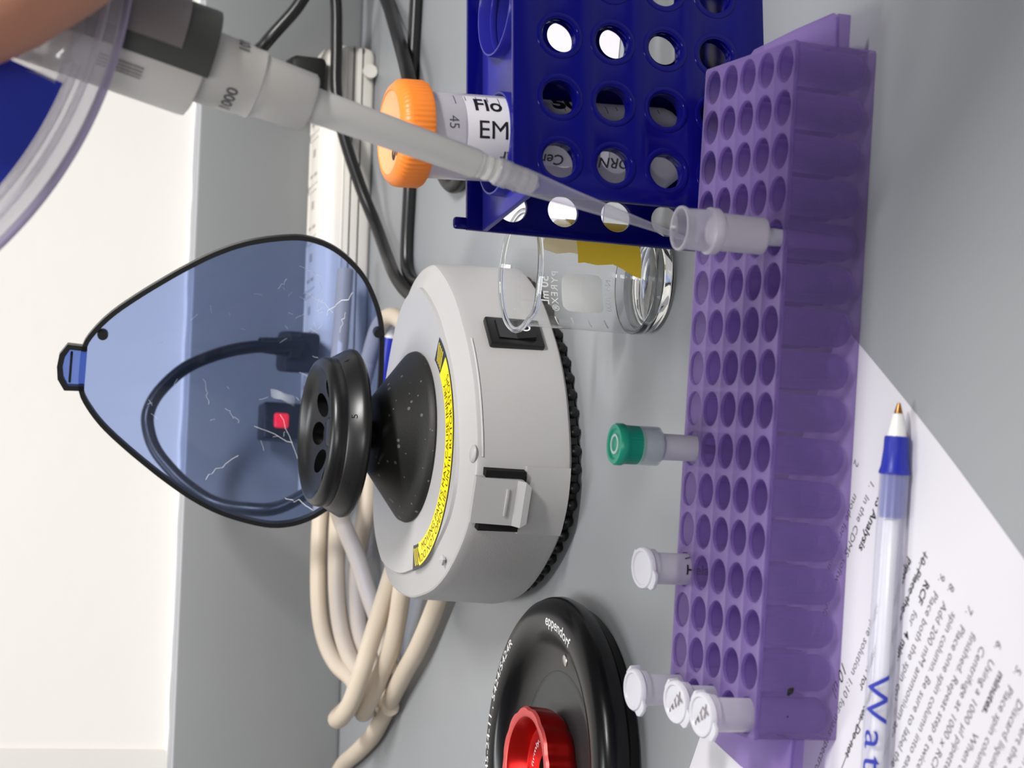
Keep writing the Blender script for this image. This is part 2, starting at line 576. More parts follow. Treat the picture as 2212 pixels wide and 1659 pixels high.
# cord: up from the plug, over to the left and down behind the rotor
P = [(1.4, -17.0, 10.8), (-0.5, -19.0, 26.2), (-2.2, -23.0, 43.2), (-7.4, -25.0, 61.9), (-16.6, -25.0, 79.8), (-30.5, -27.0, 93.6), (-43.0, -30.0, 99.7), (-54.0, -33.0, 98.9), (-64.0, -37.0, 94.7),
     (-73.6, -43.0, 86.8), (-81.3, -49.0, 78.5), (-89.3, -57.0, 65.2), (-91.5, -67.0, 50.7), (-88.8, -80.0, 31.9)] + [(-70, -105, 12), (-48, -110, -8), (-30, -113, -22), (-18, -113, -29)]
part('cord', G().tube(P, 3.7, 12), M['cord'], t)
pl = G().box(-15, 9, -14, 14, -.5, 20, 3)
part('plug_body', pl, M['blackmatte'], t)
sr = G()
for k in range(6):
    sr.lathe([(3.6, 0), (5.6 - k * .22, .4), (5.6 - k * .22, 2.6), (3.6, 3.0)], 16, T3((-.4, -14 - k * .9, 18 + k * 3.2)) @ RX(R(14)))
sr.lathe([(0, 0), (7.5, 0), (7.5, 6), (5, 8), (0, 8)], 18, T3((0, -13, 12)))
part('strain_relief', sr, M['blackmatte'], t)

t = thing('power_plug', 'black plug at the right end of the power strip, partly behind the pipette', 'plug', (176, 1210, 33))
part('plug_body', G().box(-13, 12, -12, 12, -2, 20, 3.5), M['blackmatte'], t)
P = [(0, -5, 18), (1, -9, 30), (8, -14, 42), (14, -18, 39), (20, -22, 35), (38, -26, 22), (58, -26, 13), (85, -26, 6)]
part('cord', G().tube(P, 3.9, 12), M['cord'], t)

C1 = [(256.5, 1199, 36), (223.3, 1196, 29.5), (194.6, 1193, 27.8), (166.5, 1189, 26.8), (141.2, 1180, 23), (110, 1163, 15), (87, 1148, 8), (68, 1119, 8), (54, 1085, 11), (44, 1060, 9), (38, 1030, 4.5), (30, 1000, 4), (16, 972, 8)]
tag(part('electrical_cable', G().tube(C1, 3.6, 12), M['cord']), 'black cord hanging down over the power strip then running under the centrifuge', 'cord', 'black cords')
C3 = [(245.4, 1112, 3.6), (213.2, 1110, 3.6), (167.8, 1107, 3.6), (133.3, 1102, 3.6), (106.9, 1097, 3.6), (75.6, 1095, 3.6), (60, 1090, 3.6), (52, 1075, 3.6), (50, 1050, 3.6), (48, 1020, 3.6), (42, 990, 4), (31, 966, 9)]
tag(part('electrical_cable', G().tube(C3, 3.6, 12), M['cord']), 'black cord lying straight along the bench behind the orange capped tube', 'cord', 'black cords')
C2 = [(249.3, 1216.9, 4.2), (222.2, 1171.6, 4.5), (207.4, 1147.4, 6.5), (186.7, 1108.9, 11.5), (172.7, 1091.6, 12.2), (159.7, 1079.9, 12.0), (148.3, 1077.4, 9.0), (136.8, 1072.0, 5.0), (118.1, 1044.4, 4.1), (105.6, 1027.2, 4.1), (100.6, 1007.3, 4.1), (112, 985, 4.1), (132, 960, 4.1), (160, 945, 4.1)]
tag(part('electrical_cable', G().tube(C2, 4.0, 12), M['cord']), 'black cord crossing over the straight cord and curling behind the blue rack', 'cord', 'black cords')

# the strip's own thick beige cord, looped back and forth on the bench
g = G()
S1 = [(60, 1165, 20), (10, 1150, 24), (-20, 1150, 26), (-55.7, 1146, 28.4), (-87.2, 1140, 31), (-118.1, 1130, 32.2), (-138.2, 1122, 31.7), (-152.4, 1112, 29.6), (-162.3, 1100, 25.8), (-169, 1086, 19.5), (-177, 1088, 17.5), (-184, 1086, 22),
      (-187.5, 1072, 31), (-185, 1058, 33), (-175, 1045, 31.4), (-156.1, 1035, 29), (-140.7, 1030, 26.9), (-122.6, 1022, 24.8), (-103.1, 1012, 23), (-78.5, 1002, 20), (-40, 1000, 14), (0, 1030, 9), (24, 1062, 8), (33, 1090, 10), (27, 1110, 12), (8, 1124, 13)]
S2 = [(8, 1124, 13), (-30, 1132, 18), (-55, 1136, 20), (-83.4, 1128, 23.8), (-116.5, 1118, 24.7), (-140, 1108, 23.5), (-155, 1095, 21.2), (-163.6, 1083, 17.1), (-170, 1072, 12.8), (-176, 1062, 8), (-178, 1052, 7)]
S4 = [(-30, 990, 8), (-60, 990, 14), (-80.4, 993, 17), (-104.8, 1003, 19), (-124.3, 1014, 17.5), (-142.9, 1026, 16.6), (-159.9, 1042, 16.9), (-174.4, 1050, 20), (-181.5, 1056, 21), (-182.5, 1075, 14), (-177, 1096, 9.5), (-164, 1110, 7.5), (-150.4, 1118, 7), (-120, 1120, 7)]
S5 = [(-78, 992, 6), (-90, 976, 6), (-104, 972, 8), (-120, 986, 8), (-139.1, 1006, 8), (-154.2, 1026, 8), (-169, 1046, 7.5), (-183, 1066, 6), (-200, 1090, 5.2), (-215, 1120, 5.2), (-229, 1150, 5.2), (-246, 1166, 5.2), (-280, 1166, 5.2)]
S6 = [(-50, 1110, 33), (-63.6, 1107, 33.5), (-81.4, 1097, 29.8), (-99.9, 1085, 22.9), (-119, 1074, 17.6), (-133.2, 1067, 13), (-145, 1062, 10), (-160, 1060, 6)]
S7 = [(-40, 1130, 8), (-66.1, 1124, 8), (-78.1, 1122, 9), (-100.6, 1122, 12), (-120.8, 1113, 14), (-142.7, 1100, 14), (-156.4, 1088, 11), (-166, 1076, 6)]
for s_ in (S1, S2, S4, S5, S6, S7):
    g.tube(s_, 4.9, 14)
tag(part('cable_bundle', g, M['beige']), 'thick beige power cord looped into a loose bundle left of the centrifuge', 'cord')

# ------------------------------------------------------------------ mini centrifuge
CA = R(-14.5)
CC = (-27.0, 886.0, 0)
t = thing('mini_centrifuge', 'light grey mini centrifuge with its smoky blue lid standing open', 'centrifuge', CC, CA)
EGG = [(0, 0), (1, 20), (3, 34), (6, 46), (14, 60), (26, 70.5), (42, 77.5), (52, 78.5), (68, 76.5), (85, 72), (100, 65), (115, 56.5), (128, 46), (138, 34.5), (146, 22.5), (150, 13), (152, 0)]


def dense(half, n=40):
    """mirror a half outline (along, half width) into a closed smooth loop of (x, along)"""
    P = [Vector((h, a, 0)) for a, h in half]
    Q = []
    E = [Vector((-P[1].x, P[1].y, 0))] + P + [Vector((-P[-2].x, P[-2].y, 0))]
    for i in range(1, len(E) - 2):
        for k in range(4):
            tt = k / 4
            a, b, c, d = E[i - 1], E[i], E[i + 1], E[i + 2]
            Q.append(.5 * ((2 * b) + (c - a) * tt + (2 * a - 5 * b + 4 * c - d) * tt * tt + (3 * b - a - 3 * c + d) * tt ** 3))
    Q.append(P[-1])
    right = [(p.x, p.y) for p in Q]
    left = [(-x, y) for x, y in right[1:-1]][::-1]
    loop = right + left
    # resample evenly
    n = n * 4
    seg = [math.dist(loop[i], loop[(i + 1) % len(loop)]) for i in range(len(loop))]
    tot = sum(seg)
    out, acc, j = [], 0.0, 0
    for i in range(n):
        want = tot * i / n
        while acc + seg[j] < want:
            acc += seg[j]
            j += 1
        f_ = (want - acc) / seg[j]
        a, b = loop[j], loop[(j + 1) % len(loop)]
        out.append((a[0] + (b[0] - a[0]) * f_, a[1] + (b[1] - a[1]) * f_))
    return out


def inset(loop, d):
    n = len(loop)
    out = []
    for i in range(n):
        a, b = Vector(loop[i - 1]), Vector(loop[(i + 1) % n])
        tv = (b - a).normalized()
        nn = Vector((-tv.y, tv.x))
        out.append((loop[i][0] + nn.x * d, loop[i][1] + nn.y * d))
    return out


EL = [(x - 1.3, 69.0 - a) for x, a in dense(EGG)]           # body outline, local frame (y = towards the hinge)
if (EL[10][0] - EL[0][0]) * 0 == 0:
    ar = sum(EL[i - 1][0] * EL[i][1] - EL[i][0] * EL[i - 1][1] for i in range(len(EL)))
    if ar < 0:
        EL = EL[::-1]


def lev(z, d):
    return [(x, y, z) for x, y in inset(EL, d)]


body = G().loops([lev(6, 2.5), lev(7.5, .6), lev(10, .2), lev(44, 1.2), lev(47.4, 1.6), lev(48.2, 1.9), lev(48.7, 2.6), lev(49, 3.6), lev(52.6, 12.4), lev(54.0, 12.9), lev(54, 14.2)])
part('housing', body, M['shell'], t, smooth=17)
g = G().loops([lev(0.3, 9), lev(1.5, 6.5), lev(7, 6.0)])
b_o = part('base', g, M['rubber'], t)
g = G()
for i in range(0, len(EL), 3):
    x, y = inset(EL, 6.3)[i]
    g.ball((x, y, 3.2), 2.9, 2.9, 3.0, 10)
part('ribs', g, M['rubber'], b_o)

# front and side details
def face_at(i):
    p = Vector((*EL[i], 0))
    a, b = Vector((*EL[i - 2], 0)), Vector((*EL[(i + 2) % len(EL)], 0))
    tv = (b - a).normalized()
    nn = Vector((tv.y, -tv.x, 0))
    return p, tv, nn


def nearest(x, y):
    return min(range(len(EL)), key=lambda i: (EL[i][0] - x) ** 2 + (EL[i][1] - y) ** 2)


def on_wall(i, z):
    """frame on the side wall: x along the wall to the right seen from outside, y up, z out"""
    p, tv, nn = face_at(i)
    return Matrix(((tv.x, 0, nn.x, p.x), (tv.y, 0, nn.y, p.y), (0, 1, 0, z), (0, 0, 0, 1)))


ti = nearest(-1.3, -83)
fm = on_wall(ti, 0)


def wall_strip(i0, i1, z0, z1, out0, out1, g):
    n = len(EL)
    A, B = inset(EL, -out0), inset(EL, -out1)
    ids = [i % n for i in range(i0, i1 + 1)]
    lo = [(*A[i], z0) for i in ids]
    k = len(ids)
    vs = [(*A[i], z0) for i in ids] + [(*B[i], z0 + .7) for i in ids] + [(*B[i], z1 - .7) for i in ids] + [(*A[i], z1) for i in ids]
    fs = []
    for j in range(3):
        for q in range(k - 1):
            fs.append((j * k + q, j * k + q + 1, (j + 1) * k + q + 1, (j + 1) * k + q))
    for e in (0, k - 1):
        fs.append((e, k + e, 2 * k + e, 3 * k + e))
    g.add(vs, fs)
    return g


g = wall_strip(ti - 5, ti + 5, 6.5, 27.5, -1.4, .55, G())
part('catch_panel', g, M['shell_tex'], t)
lt = thing_l = G()
# latch tongue: a plate leaning out from the rim, with a thick lip at its lower edge
sec_l = [(-11, 49.0), (11, 49.0)]
vs = [(-10, 49.2, -2.2), (10, 49.2, -2.2), (10, 49.2, .6), (-10, 49.2, .6),
      (-10, 31.5, -1.0), (10, 31.5, -1.0), (10, 31.5, 2.4), (-10, 31.5, 2.4),
      (-10, 29.0, 1.2), (10, 29.0, 1.2), (10, 28.6, 5.0), (-10, 28.6, 5.0),
      (-8, 26.0, 2.2), (8, 26.0, 2.2), (8, 26.0, 5.2), (-8, 26.0, 5.2)]
fs = [(0, 1, 2, 3)]
for j in range(3):
    for q in range(4):
        fs.append((j * 4 + q, j * 4 + (q + 1) % 4, (j + 1) * 4 + (q + 1) % 4, (j + 1) * 4 + q))
fs.append((12, 13, 14, 15))
G_l = G().add(vs, fs, fm)
lo = part('latch', G_l, M['shell'], t, smooth=20)
part('grip_ridge', G().box(-6, 6, 34.4, 35.8, 1.6, 3.0, .4, mx=fm), M['shell'], lo)
g = G()
for sx in (-1, 1):
    g.box(sx * 11.8 - 1.5, sx * 11.8 + 1.5, 27.8, 45.5, -4, .75, mx=fm)
g.box(-11, 11, 27.2, 29.5, -4, .62, mx=fm)
part('latch_slot', g, M['slot'], t, 'black gap around the latch')
# small moulded marks on the sloping rim
g = G().lathe([(0, 1.4), (2.4, 0), (2.4, -1)], 4, T3((-36.5, -60.5, 51.4)) @ RZ(R(20)))
part('rim_pip', g, M['shell'], t, smooth=0)
g = G().ball((EL[nearest(17, -79)][0] - .5, EL[nearest(17, -79)][1] + 4.2, 49.2), 4.0, 3.2, 1.6)
part('rim_notch', g, M['shell'], t)
g = wall_strip(nearest(16, -81), nearest(60, -42), 45.3, 46.6, -1.6, -.75, G())
part('rim_seam', g, M['shell'], t)

# power switch
si = nearest(57, -44)
# choose the wall point closest to the switch centre seen in the photo
loc = Matrix.Rotation(-CA, 4, 'Z') @ Vector((21 + 27, 833.0 - 886, 0))
si = nearest(loc.x, loc.y)
wm = on_wall(si, 26.5)
sb = part('switch', G().box(-8.4, 8.4, -12.5, 12.5, -1.5, 2.0, 1.0, mx=wm), M['black'], t, 'black rocker switch')
rk = G().add([(-5.5, -8.5, 1.8), (5.5, -8.5, 1.8), (5.5, 8.5, 1.8), (-5.5, 8.5, 1.8), (-5.5, -8.2, 4.4), (5.5, -8.2, 4.4), (5.5, 0, 2.6), (-5.5, 0, 2.6), (5.5, 8.2, 3.0), (-5.5, 8.2, 3.0)],
             [(0, 1, 5, 4), (4, 5, 6, 7), (7, 6, 8, 9), (9, 8, 2, 3), (1, 2, 8, 6, 5), (0, 4, 7, 9, 3)], wm)
ro = part('rocker', rk, M['black'], sb, smooth=0)
tl = math.atan2(4.4 - 2.6, 8.2)
g = G().curve([circ(0, 0, 1.9, 24), circ(0, 0, 1.25, 24)], .1, mx=wm @ T3((.4, -4.6, 3.72)) @ RX(-tl))
part('off_mark', g, M['white'], sb, 'white O mark')

# warning label: a curved yellow band with striped ends on the front of the deck
lc = Matrix.Rotation(-CA, 4, 'Z') @ Vector((-31.3 + 27, 877.5 - 886, 0))      # its own centre
RO, RI = 55.2, 44.0
A0, A1 = R(-172), R(-26)
AM0, AM1 = A0 - CA + R(0), A1 - CA


def arc_band(r0, r1, a0, a1, z, n=48):
    vs, fs = [], []
    for i in range(n + 1):
        a = a0 + (a1 - a0) * i / n
        for r in (r0, r1):
            vs.append((lc.x + r * math.cos(a), lc.y + r * math.sin(a), z))
    for i in range(n):
        fs.append((2 * i, 2 * i + 1, 2 * i + 3, 2 * i + 2))
    return vs, fs


lb = part('warning_label', G().add(*arc_band(RI, RO, AM0, AM1, 54.18)), M['labelblk'], t, 'curved yellow and black warning sticker')
part('yellow_field', G().add(*arc_band(RI + .0, RO - .9, AM0 + R(11), AM1 - R(15), 54.3)), M['yellow'], lb)
for (c0, n_) in ((AM0 + R(1.5), 4), (AM1 - R(13.5), 4)):
    g = G()
    for k in range(n_):
        a = c0 + R(2.6) * k
        vs = []
        for (r, da) in ((RI + 1.5, 0), (RO - 1.8, R(3.2)), (RO - 1.8, R(4.2)), (RI + 1.5, R(1.0))):
            vs.append((lc.x + r * math.cos(a + da), lc.y + r * math.sin(a + da), 54.3))
        g.add(vs, [(0, 1, 2, 3)])
    part('stripes', g, M['yellow'], lb)


def arc_text(txt, size, rad, a_start, a_end, z, cxy, g, spacing=1.0, outward=False, offset=0.0, zf=None):
    """text bent on a circle. outward=False: letters' tops towards the centre (reads anticlockwise)"""
    probe = G().curve(None, 0, text=txt, size=size, spacing=spacing, offset=offset)
    wd = max(v[0] for v in probe.v)

    def fn(x, y, zz):
        a = a_start + (a_end - a_start) * x / wd
        r = rad + y if outward else rad - y
        return (cxy[0] + r * math.cos(a), cxy[1] + r * math.sin(a), z + (zf(r) if zf else 0))
    return g.curve(None, 0, text=txt, size=size, spacing=spacing, fn=fn, offset=offset)


g = G()
arc_text('MOVING PARTS MAY CAUSE INJURY.', 5.0, 48.6, AM0 + R(16), AM1 - R(24), 54.36, lc, g)
arc_text('DO NOT OPEN LID UNTIL ROTOR STOPS.', 5.0, 53.3, AM0 + R(14), AM1 - R(23), 54.36, lc, g)
part('label_text', g, M['ink'], lb, smooth=0)

# drive cone, shaft and rotor
part('drive_cone', G().lathe([(38.3, 53.8), (38.8, 55), (38.2, 56.6), (37, 57.6), (19.5, 71.4), (18, 72.6), (16, 73), (0, 73)], 72), M['dusty'], t)
part('shaft', G().lathe([(6.4, 72), (6.4, 78), (7.0, 78.4), (7.0, 80), (6.0, 80.4), (6.0, 86), (0, 86)], 32), M['black'], t)
rp = [(0, 83.5), (8, 83.2), (30, 82.2), (36, 82.6), (37.6, 84), (37.8, 85.6), (37.0, 87.2), (34.2, 92.0), (33.4, 92.6), (33.2, 94), (33.6, 95.0), (33.2, 97.4), (32.0, 99.2), (30.2, 99.8), (28.6, 99.0),
      (27.4, 97.0), (24, 94.6), (10, 90.6), (7.5, 90.4), (6.5, 93), (5.5, 93.6), (0, 93.6)]
rm = G().lathe(rp, 96).mesh('rotor', M['black'], 40)
ro = bpy.data.objects.new('rotor', rm)
COL.objects.link(ro)
cut = G()
for k in range(8):
    a = 2 * PI * (k + .42) / 8
    c_ = Matrix.Rotation(a, 4, 'Z') @ T3((19.5, 0, 91)) @ RY(R(-38))
    cut.lathe([(0, -7.0), (5.2, -7.0), (5.4, 12), (0, 12)], 28, c_)
co = bpy.data.objects.new('cut', cut.mesh('cut', M['slot'], 40))
COL.objects.link(co)
bm_ = ro.modifiers.new('b', 'BOOLEAN')
bm_.object = co
bm_.operation = 'DIFFERENCE'
bm_.solver = 'EXACT'
dg = bpy.context.evaluated_depsgraph_get()
dg.update()
me = bpy.data.meshes.new_from_object(ro.evaluated_get(dg))
bpy.data.objects.remove(co)
bpy.data.objects.remove(ro)
me.name = 'rotor'
me.shade_smooth()
me.set_sharp_from_angle(angle=R(38))
ro = part('rotor', me, None, t, 'black rotor disc with tube holes')
g = G()


def cone_text(ch, ang, g):
    def fn(x, y, z):
        # y runs up the sloping skirt, x along it anticlockwise
        q = (y + 2.6) / 6.2
        r = 37.25 - 2.9 * q
        a = ang + (x - 1.2) / 36
        return (r * math.cos(a), r * math.sin(a), 87.2 + 4.6 * q)
    g.curve(None, 0, text=ch, size=4.6, fn=fn)


for ch, da in (('5', 14), ('6', -36), ('4', 66)):
    g = G()
    cone_text(ch, R(-90) - CA + R(da), g)
    part('rotor_number', g, M['slot'], ro, smooth=0)

# open lid: egg shaped dome with a black edge, hinged behind the deck
LID = [(a_ * 1.05, h_) for a_, h_ in [(0, 0), (1, 18), (3, 34), (8, 47), (15, 58), (27, 68), (40, 72.5), (52, 72), (68, 68), (82, 61.5), (95, 53), (105, 45.5), (115, 37.5), (125, 28.5), (132, 20), (136.5, 11.5), (137.2, 0)]]
LL = dense(LID)
ar = sum(LL[i - 1][0] * LL[i][1] - LL[i][0] * LL[i - 1][1] for i in range(len(LL)))
if ar < 0:
    LL = LL[::-1]
# lid frame: x right, y = depth behind the opening, z up the opening; it leans back a little
lidm = Matrix.Rotation(-CA, 4, 'Z') @ T3((-7.6 + 27, 955.5 - 886, 50.5)) @ Matrix.Rotation(CA, 4, 'Z') @ RX(R(-7)) @ RY(R(-1.2))
CEN = (0, 56)
rings = []
for j in range(13):
    k = 1 - j / 12.2
    d = 40 * (1 - k ** 2.1)
    rings.append([((x - CEN[0]) * k + CEN[0], d, (y - CEN[1]) * k + CEN[1]) for x, y in LL])
g = G().loops(rings, cap0=False, cap1=True, mx=lidm)
lid = part('lid', g, M['lid'], t, 'smoky blue transparent lid', smooth=70)
g = G()
A, B = LL, inset(LL, 2.3)
k_ = max(range(len(A)), key=lambda i: A[i][1])
top_ = {i for i in range(len(A)) if A[i][1] > 138 and abs(A[i][0]) < 9.5}
vs = [(x, d_, y) for i in range(len(A)) for (x, y), d_ in ((A[i], -2.2), (A[i], 2.2), (B[i], 2.2), (B[i], -2.2))]
fs = []
for i in range(len(A)):
    i2 = (i + 1) % len(A)
    if i in top_ and i2 in top_:
        continue
    for q in range(4):
        fs.append((i * 4 + q, i * 4 + (q + 1) % 4, i2 * 4 + (q + 1) % 4, i2 * 4 + q))
g.add(vs, fs, lidm)
part('lid_edge', g, M['black'], lid, 'black edge of the lid')
tabg = G().curve([[(-10.8, 141), (-8.6, 141), (-8.8, 148.9), (-5, 151.0), (0, 151.7), (5, 151.0), (8.8, 148.9), (8.6, 141), (10.8, 141), (11.2, 150.2), (6, 153.6), (0, 154.3), (-6, 153.6), (-11.2, 150.2)]], 4.4, mx=lidm @ RX(R(90)))
part('lid_tab', tabg, M['black'], lid, 'black catch tab')
tabg = G().curve([[(-9.4, 141), (9.4, 141), (9.4, 149), (5, 151.4), (0, 152), (-5, 151.4), (-9.4, 149)]], 1.2, mx=lidm @ RX(R(90)))
part('tab_window', tabg, M['lid'], lid)
part('tab_slot', G().curve([rrect(-7.5, 147.4, 7.5, 148.6, .5)], 1.8, mx=lidm @ RX(R(90))), M['slot'], lid)
for (x, z) in ((17, 134.5), (29, 5)):
    g = G().lathe([(0, 1.5), (2.2, 1.5), (2.6, 0), (2.6, -3)], 14, lidm @ T3((x, -1.5, z)) @ RX(R(90)))
    part('edge_screw', g, M['black'], lid)
# scuffs and scratches on the inside of the dome
g = G()


def dome_pt(x, z):
    # depth of the dome over (x, z): solve the ring scale by bisection
    lo, hi = 0.0, 1.0

    def inside(th):
        k = 1 - th
        px, pz = (x - CEN[0]) / max(k, .02) + CEN[0], (z - CEN[1]) / max(k, .02) + CEN[1]
        c = False
        for i in range(len(LL)):
            (x1, y1), (x2, y2) = LL[i - 1], LL[i]
            if (y1 > pz) != (y2 > pz) and px < (x2 - x1) * (pz - y1) / (y2 - y1) + x1:
                c = not c
        return c
    for _ in range(18):
        md = (lo + hi) / 2
        if inside(md):
            lo = md
        else:
            hi = md
    return 40 * (1 - (1 - lo) ** 2.1) - .5


def scratch(x0, z0, x1, z1, wob, wd, n=7):
    pts_ = []
    for i in range(n + 1):
        q = i / n
        x, z = x0 + (x1 - x0) * q + random.uniform(-wob, wob), z0 + (z1 - z0) * q + random.uniform(-wob, wob)
        pts_.append((x, dome_pt(x, z), z))
    g.tube(pts_, wd * .8, 5, 0, mx=lidm)


for (a_, b_2, c_, d_, w_, e_) in ((30, 28, 46, 17, 1.1, .22), (22, 20, 34, 20, .8, .18), (33, 26, 40, 40, 1.6, .14), (-46, 65, -54, 80, 1.4, .16), (-60, 41, -63, 27, 1.2, .16), (-25, 44, -47, 33, .5, .10),
                                (-31, 57, -38, 38, .8, .12), (40, 52, 46, 48, 1.0, .14), (47, 33, 20, 30, 1.4, .10), (-10, 84, -22, 80, .8, .08), (54, 44, 50, 33, .8, .12), (-24, 72, -30, 64, 1.0, .08)):
    scratch(a_, b_2, c_, d_, w_, e_)
for _ in range(46):
    x, z = random.uniform(-48, 42), random.uniform(28, 112)
    if abs(x) < 55 * (1 - (z - 40) / 130) and math.hypot(x, z - 56) > 16:
        l_ = random.uniform(1.5, 5)
        an = random.uniform(0, PI)
        scratch(x, z, x + l_ * math.cos(an), z + l_ * math.sin(an), .25, .07, 3)
part('scratches', g, M['white'], lid, 'white scratches on the lid')
g = G().lathe([(0, -24), (3.2, -24), (3.2, -6), (0, -6)], 16, lidm @ T3((0, 1, -1.5)) @ RY(R(90)))
part('hinge', g, M['black'], t)

# ------------------------------------------------------------------ large rotor lid with red knob
t = thing('centrifuge_rotor', 'black round centrifuge rotor with a red knob at the bottom edge of the photo', 'rotor', (-160, 790, 0))
t.scale = (.816, .816, .816)
part('rotor_body', G().lathe([(0, .3), (60, .3), (80, .3), (84, 2), (85, 6), (83, 10), (70, 11), (0, 11)], 96), M['rotorblk'], t)
lp = [(40, 6), (84, 6.5), (88, 8.5), (89.5, 12), (89.2, 16), (87.8, 19.2), (85, 21.6), (81, 23), (76.5, 23), (73.2, 22.5), (70.4, 20.9), (67.8, 17.9), (65.2, 15.0), (61.5, 13.2), (55, 12.4), (48, 12.1), (40, 11.8)]
lo = part('rotor_lid', G().lathe(lp, 128), M['rotorblk'], t)
part('lid_floor', G().lathe([(0, 12.3), (40, 12.3), (47, 12.45), (51, 12.75), (52, 12.2)], 96), M['rotorgrey'], lo)
g = G().lathe([(0, .5), (2.6, .5), (3.1, .1), (3.1, -1)], 20, T3((58.0 * math.cos(R(-3)), 58.0 * math.sin(R(-3)), 12.9)) @ RZ(R(-3)) @ RY(R(-8)))
part('screw', g, M['steel'], lo, 'small steel screw')


def zf(r):
    for i in range(len(lp) - 1):
        (r1, z1), (r2, z2) = lp[i], lp[i + 1]
        if z1 > 14 and min(r1, r2) <= r <= max(r1, r2) and z2 > 14:
            return z1 + (z2 - z1) * (r - r1) / (r2 - r1 + 1e-9)
    return 20.0


g = G()
arc_text('eppendorf', 7.8, 75.4, R(1.5), R(-26), .12, (0, 0), g, outward=True, offset=.12, zf=zf)
part('maker_name', g, M['white'], lo, 'white lettering on the black lid', smooth=0)
g = G()
arc_text('F-45-24-11 , 5424/5424R', 6.2, 76.5, R(106), R(40), .12, (0, 0), g, outward=True, zf=zf)
part('lid_lettering', g, M['white'], lo, 'white lettering on the black lid', smooth=0)


def scal(a, r, z):
    return (1 - .028 * (.5 + .5 * math.cos(12 * a + .4)) ** 2.2) * .985 if r > 30 else 1


kn = G().lathe([(26, 12.6), (38, 12.6), (40.5, 15), (42.0, 18), (43.4, 28.5)], 192, rad=scal)
kn.lathe([(36.0, 29.2), (34.5, 28.0), (30.5, 19.5), (27.5, 18.2), (12.5, 18.0), (12.5, 13)], 96)
ko = part('knob', kn, M['red'], t, 'red anodised knob')
ko.scale = (.79, .79, 1.0)


def scal2(a, r, z):
    return scal(a, r, z) if r > 40 else 1


part('knob_rim', G().lathe([(43.4, 28.5), (42.2, 29.9), (37.5, 30.0), (36.0, 29.2)], 192, rad=scal2), M['redrim'], ko)
part('knob_hole', G().lathe([(12.5, 18.05), (12.3, 13), (0, 13)], 48), M['slot'], ko)
g = G()
arc_text('Tighten lid firmly.', 5.2, 22.0, R(60 + 134), R(60 - 24), 18.35, (0, 0), g, outward=True)
part('knob_lettering', g, M['white'], ko, smooth=0)

# ------------------------------------------------------------------ beaker
t = thing('beaker', 'small clear glass beaker with white measuring print and a piece of yellow tape', 'beaker', (44, 744, 0))
BR = 21.2
part('glass_wall', G().lathe([(19.0, 3.4), (20.6, 6.0), (BR, 9), (BR, 50), (BR + .6, 54), (BR + 2.0, 56.2)], 96), M['glass'], t)


def spout(a, r, z):
    # pouring lip towards the left front
    d = (a - R(235) + PI) % (2 * PI) - PI
    return 1 + .10 * math.exp(-(d / .26) ** 2) if z > 54 else 1


part('rim', G().lathe([(BR + 1.9 + 1.15 * math.cos(q * PI / 6), 56.6 + 1.15 * math.sin(q * PI / 6)) for q in range(12)], 96, rad=spout, close=True), M['solidglass'], t)
bp = [(0, 1.6), (14, 1.4), (17, .5), (18.6, .3), (20.2, 1.6), (BR, 5.0), (BR + .05, 8.6), (BR - .9, 8.6), (19.6, 5.4), (17.5, 3.9), (0, 3.5)]
part('base', G().lathe(bp, 96), M['solidglass'], t)


def cyl(r, a_mid, z0):
    # x to the left seen from inside: text printed on the outside of the far wall, so it reads mirrored from the front
    def fn(x, y, z):
        a = a_mid + x / r
        return ((r + .1) * math.cos(a), (r + .1) * math.sin(a), z0 + y)
    return fn


PA = R(90 + 17)
g = G()
g.curve([rrect(-8.2, 0, 8.2, 17.5, 3.2, 6)], 0, fn=cyl(BR, PA, 14.0))
part('writing_patch', g, M['glassprint'], t, 'white writing patch')
g = G()
g.curve(None, 0, text='50 mL', size=4.7, align='CENTER', fn=cyl(BR, PA - R(1), 37.2), offset=.1)
g.curve(None, 0, text='PYREX®', size=4.1, align='CENTER', spacing=1.22, fn=cyl(BR, PA, 33.2), offset=.02)
g.curve(None, 0, text='No. 1000', size=3.6, align='CENTER', fn=cyl(BR, PA, 10.4))
for (zz, w_) in ((36, 6), (29, 6), (22, 6), (15, 6)):
    g.curve([[(12, zz - .3), (12 + w_, zz - .3), (12 + w_, zz + .3), (12, zz + .3)]], 0, fn=cyl(BR, PA, 0))
part('print', g, M['white'], t, 'white measuring print', smooth=0)


def tape_patch(a0, a1, edge, z0, z1, rr):
    vs, fs = [], []
    n = 14
    k = len(edge)
    for j, (q, off) in enumerate(edge):
        z = z0 + (z1 - z0) * q
        for i in range(n + 1):
            a = (a0 + off) + (a1 - a0 - off) * i / n
            vs.append((rr * math.cos(a), rr * math.sin(a), z))
    for j in range(k - 1):
        for i in range(n):
            fs.append((j * (n + 1) + i, j * (n + 1) + i + 1, (j + 1) * (n + 1) + i + 1, (j + 1) * (n + 1) + i))
    return G().add(vs, fs)


part('tape', tape_patch(R(-83), R(-5), [(0, -.14), (.12, -.11), (.3, .0), (.45, .07), (.7, .03), (.9, .06), (1, .04)], 15.0, 41.0, BR + .25), M['tape'], t, 'torn yellow tape')
part('pale_tape', tape_patch(R(64), R(5), [(0, 0), (.3, -.03), (.6, .02), (1, -.06)], 24, 42, BR + .25), M['tape2'], t, 'paler tape on the far side')

# sheet of paper behind the rack
t = part('paper_sheet', G().box(-90, 90, -70, 70, 0, .25), M['paper'])
t.location = (.1615, .868, .0002)
t.rotation_euler = (0, 0, R(-4.6))
tag(t, 'blank white paper on the bench behind the blue rack, seen through its holes', 'paper')

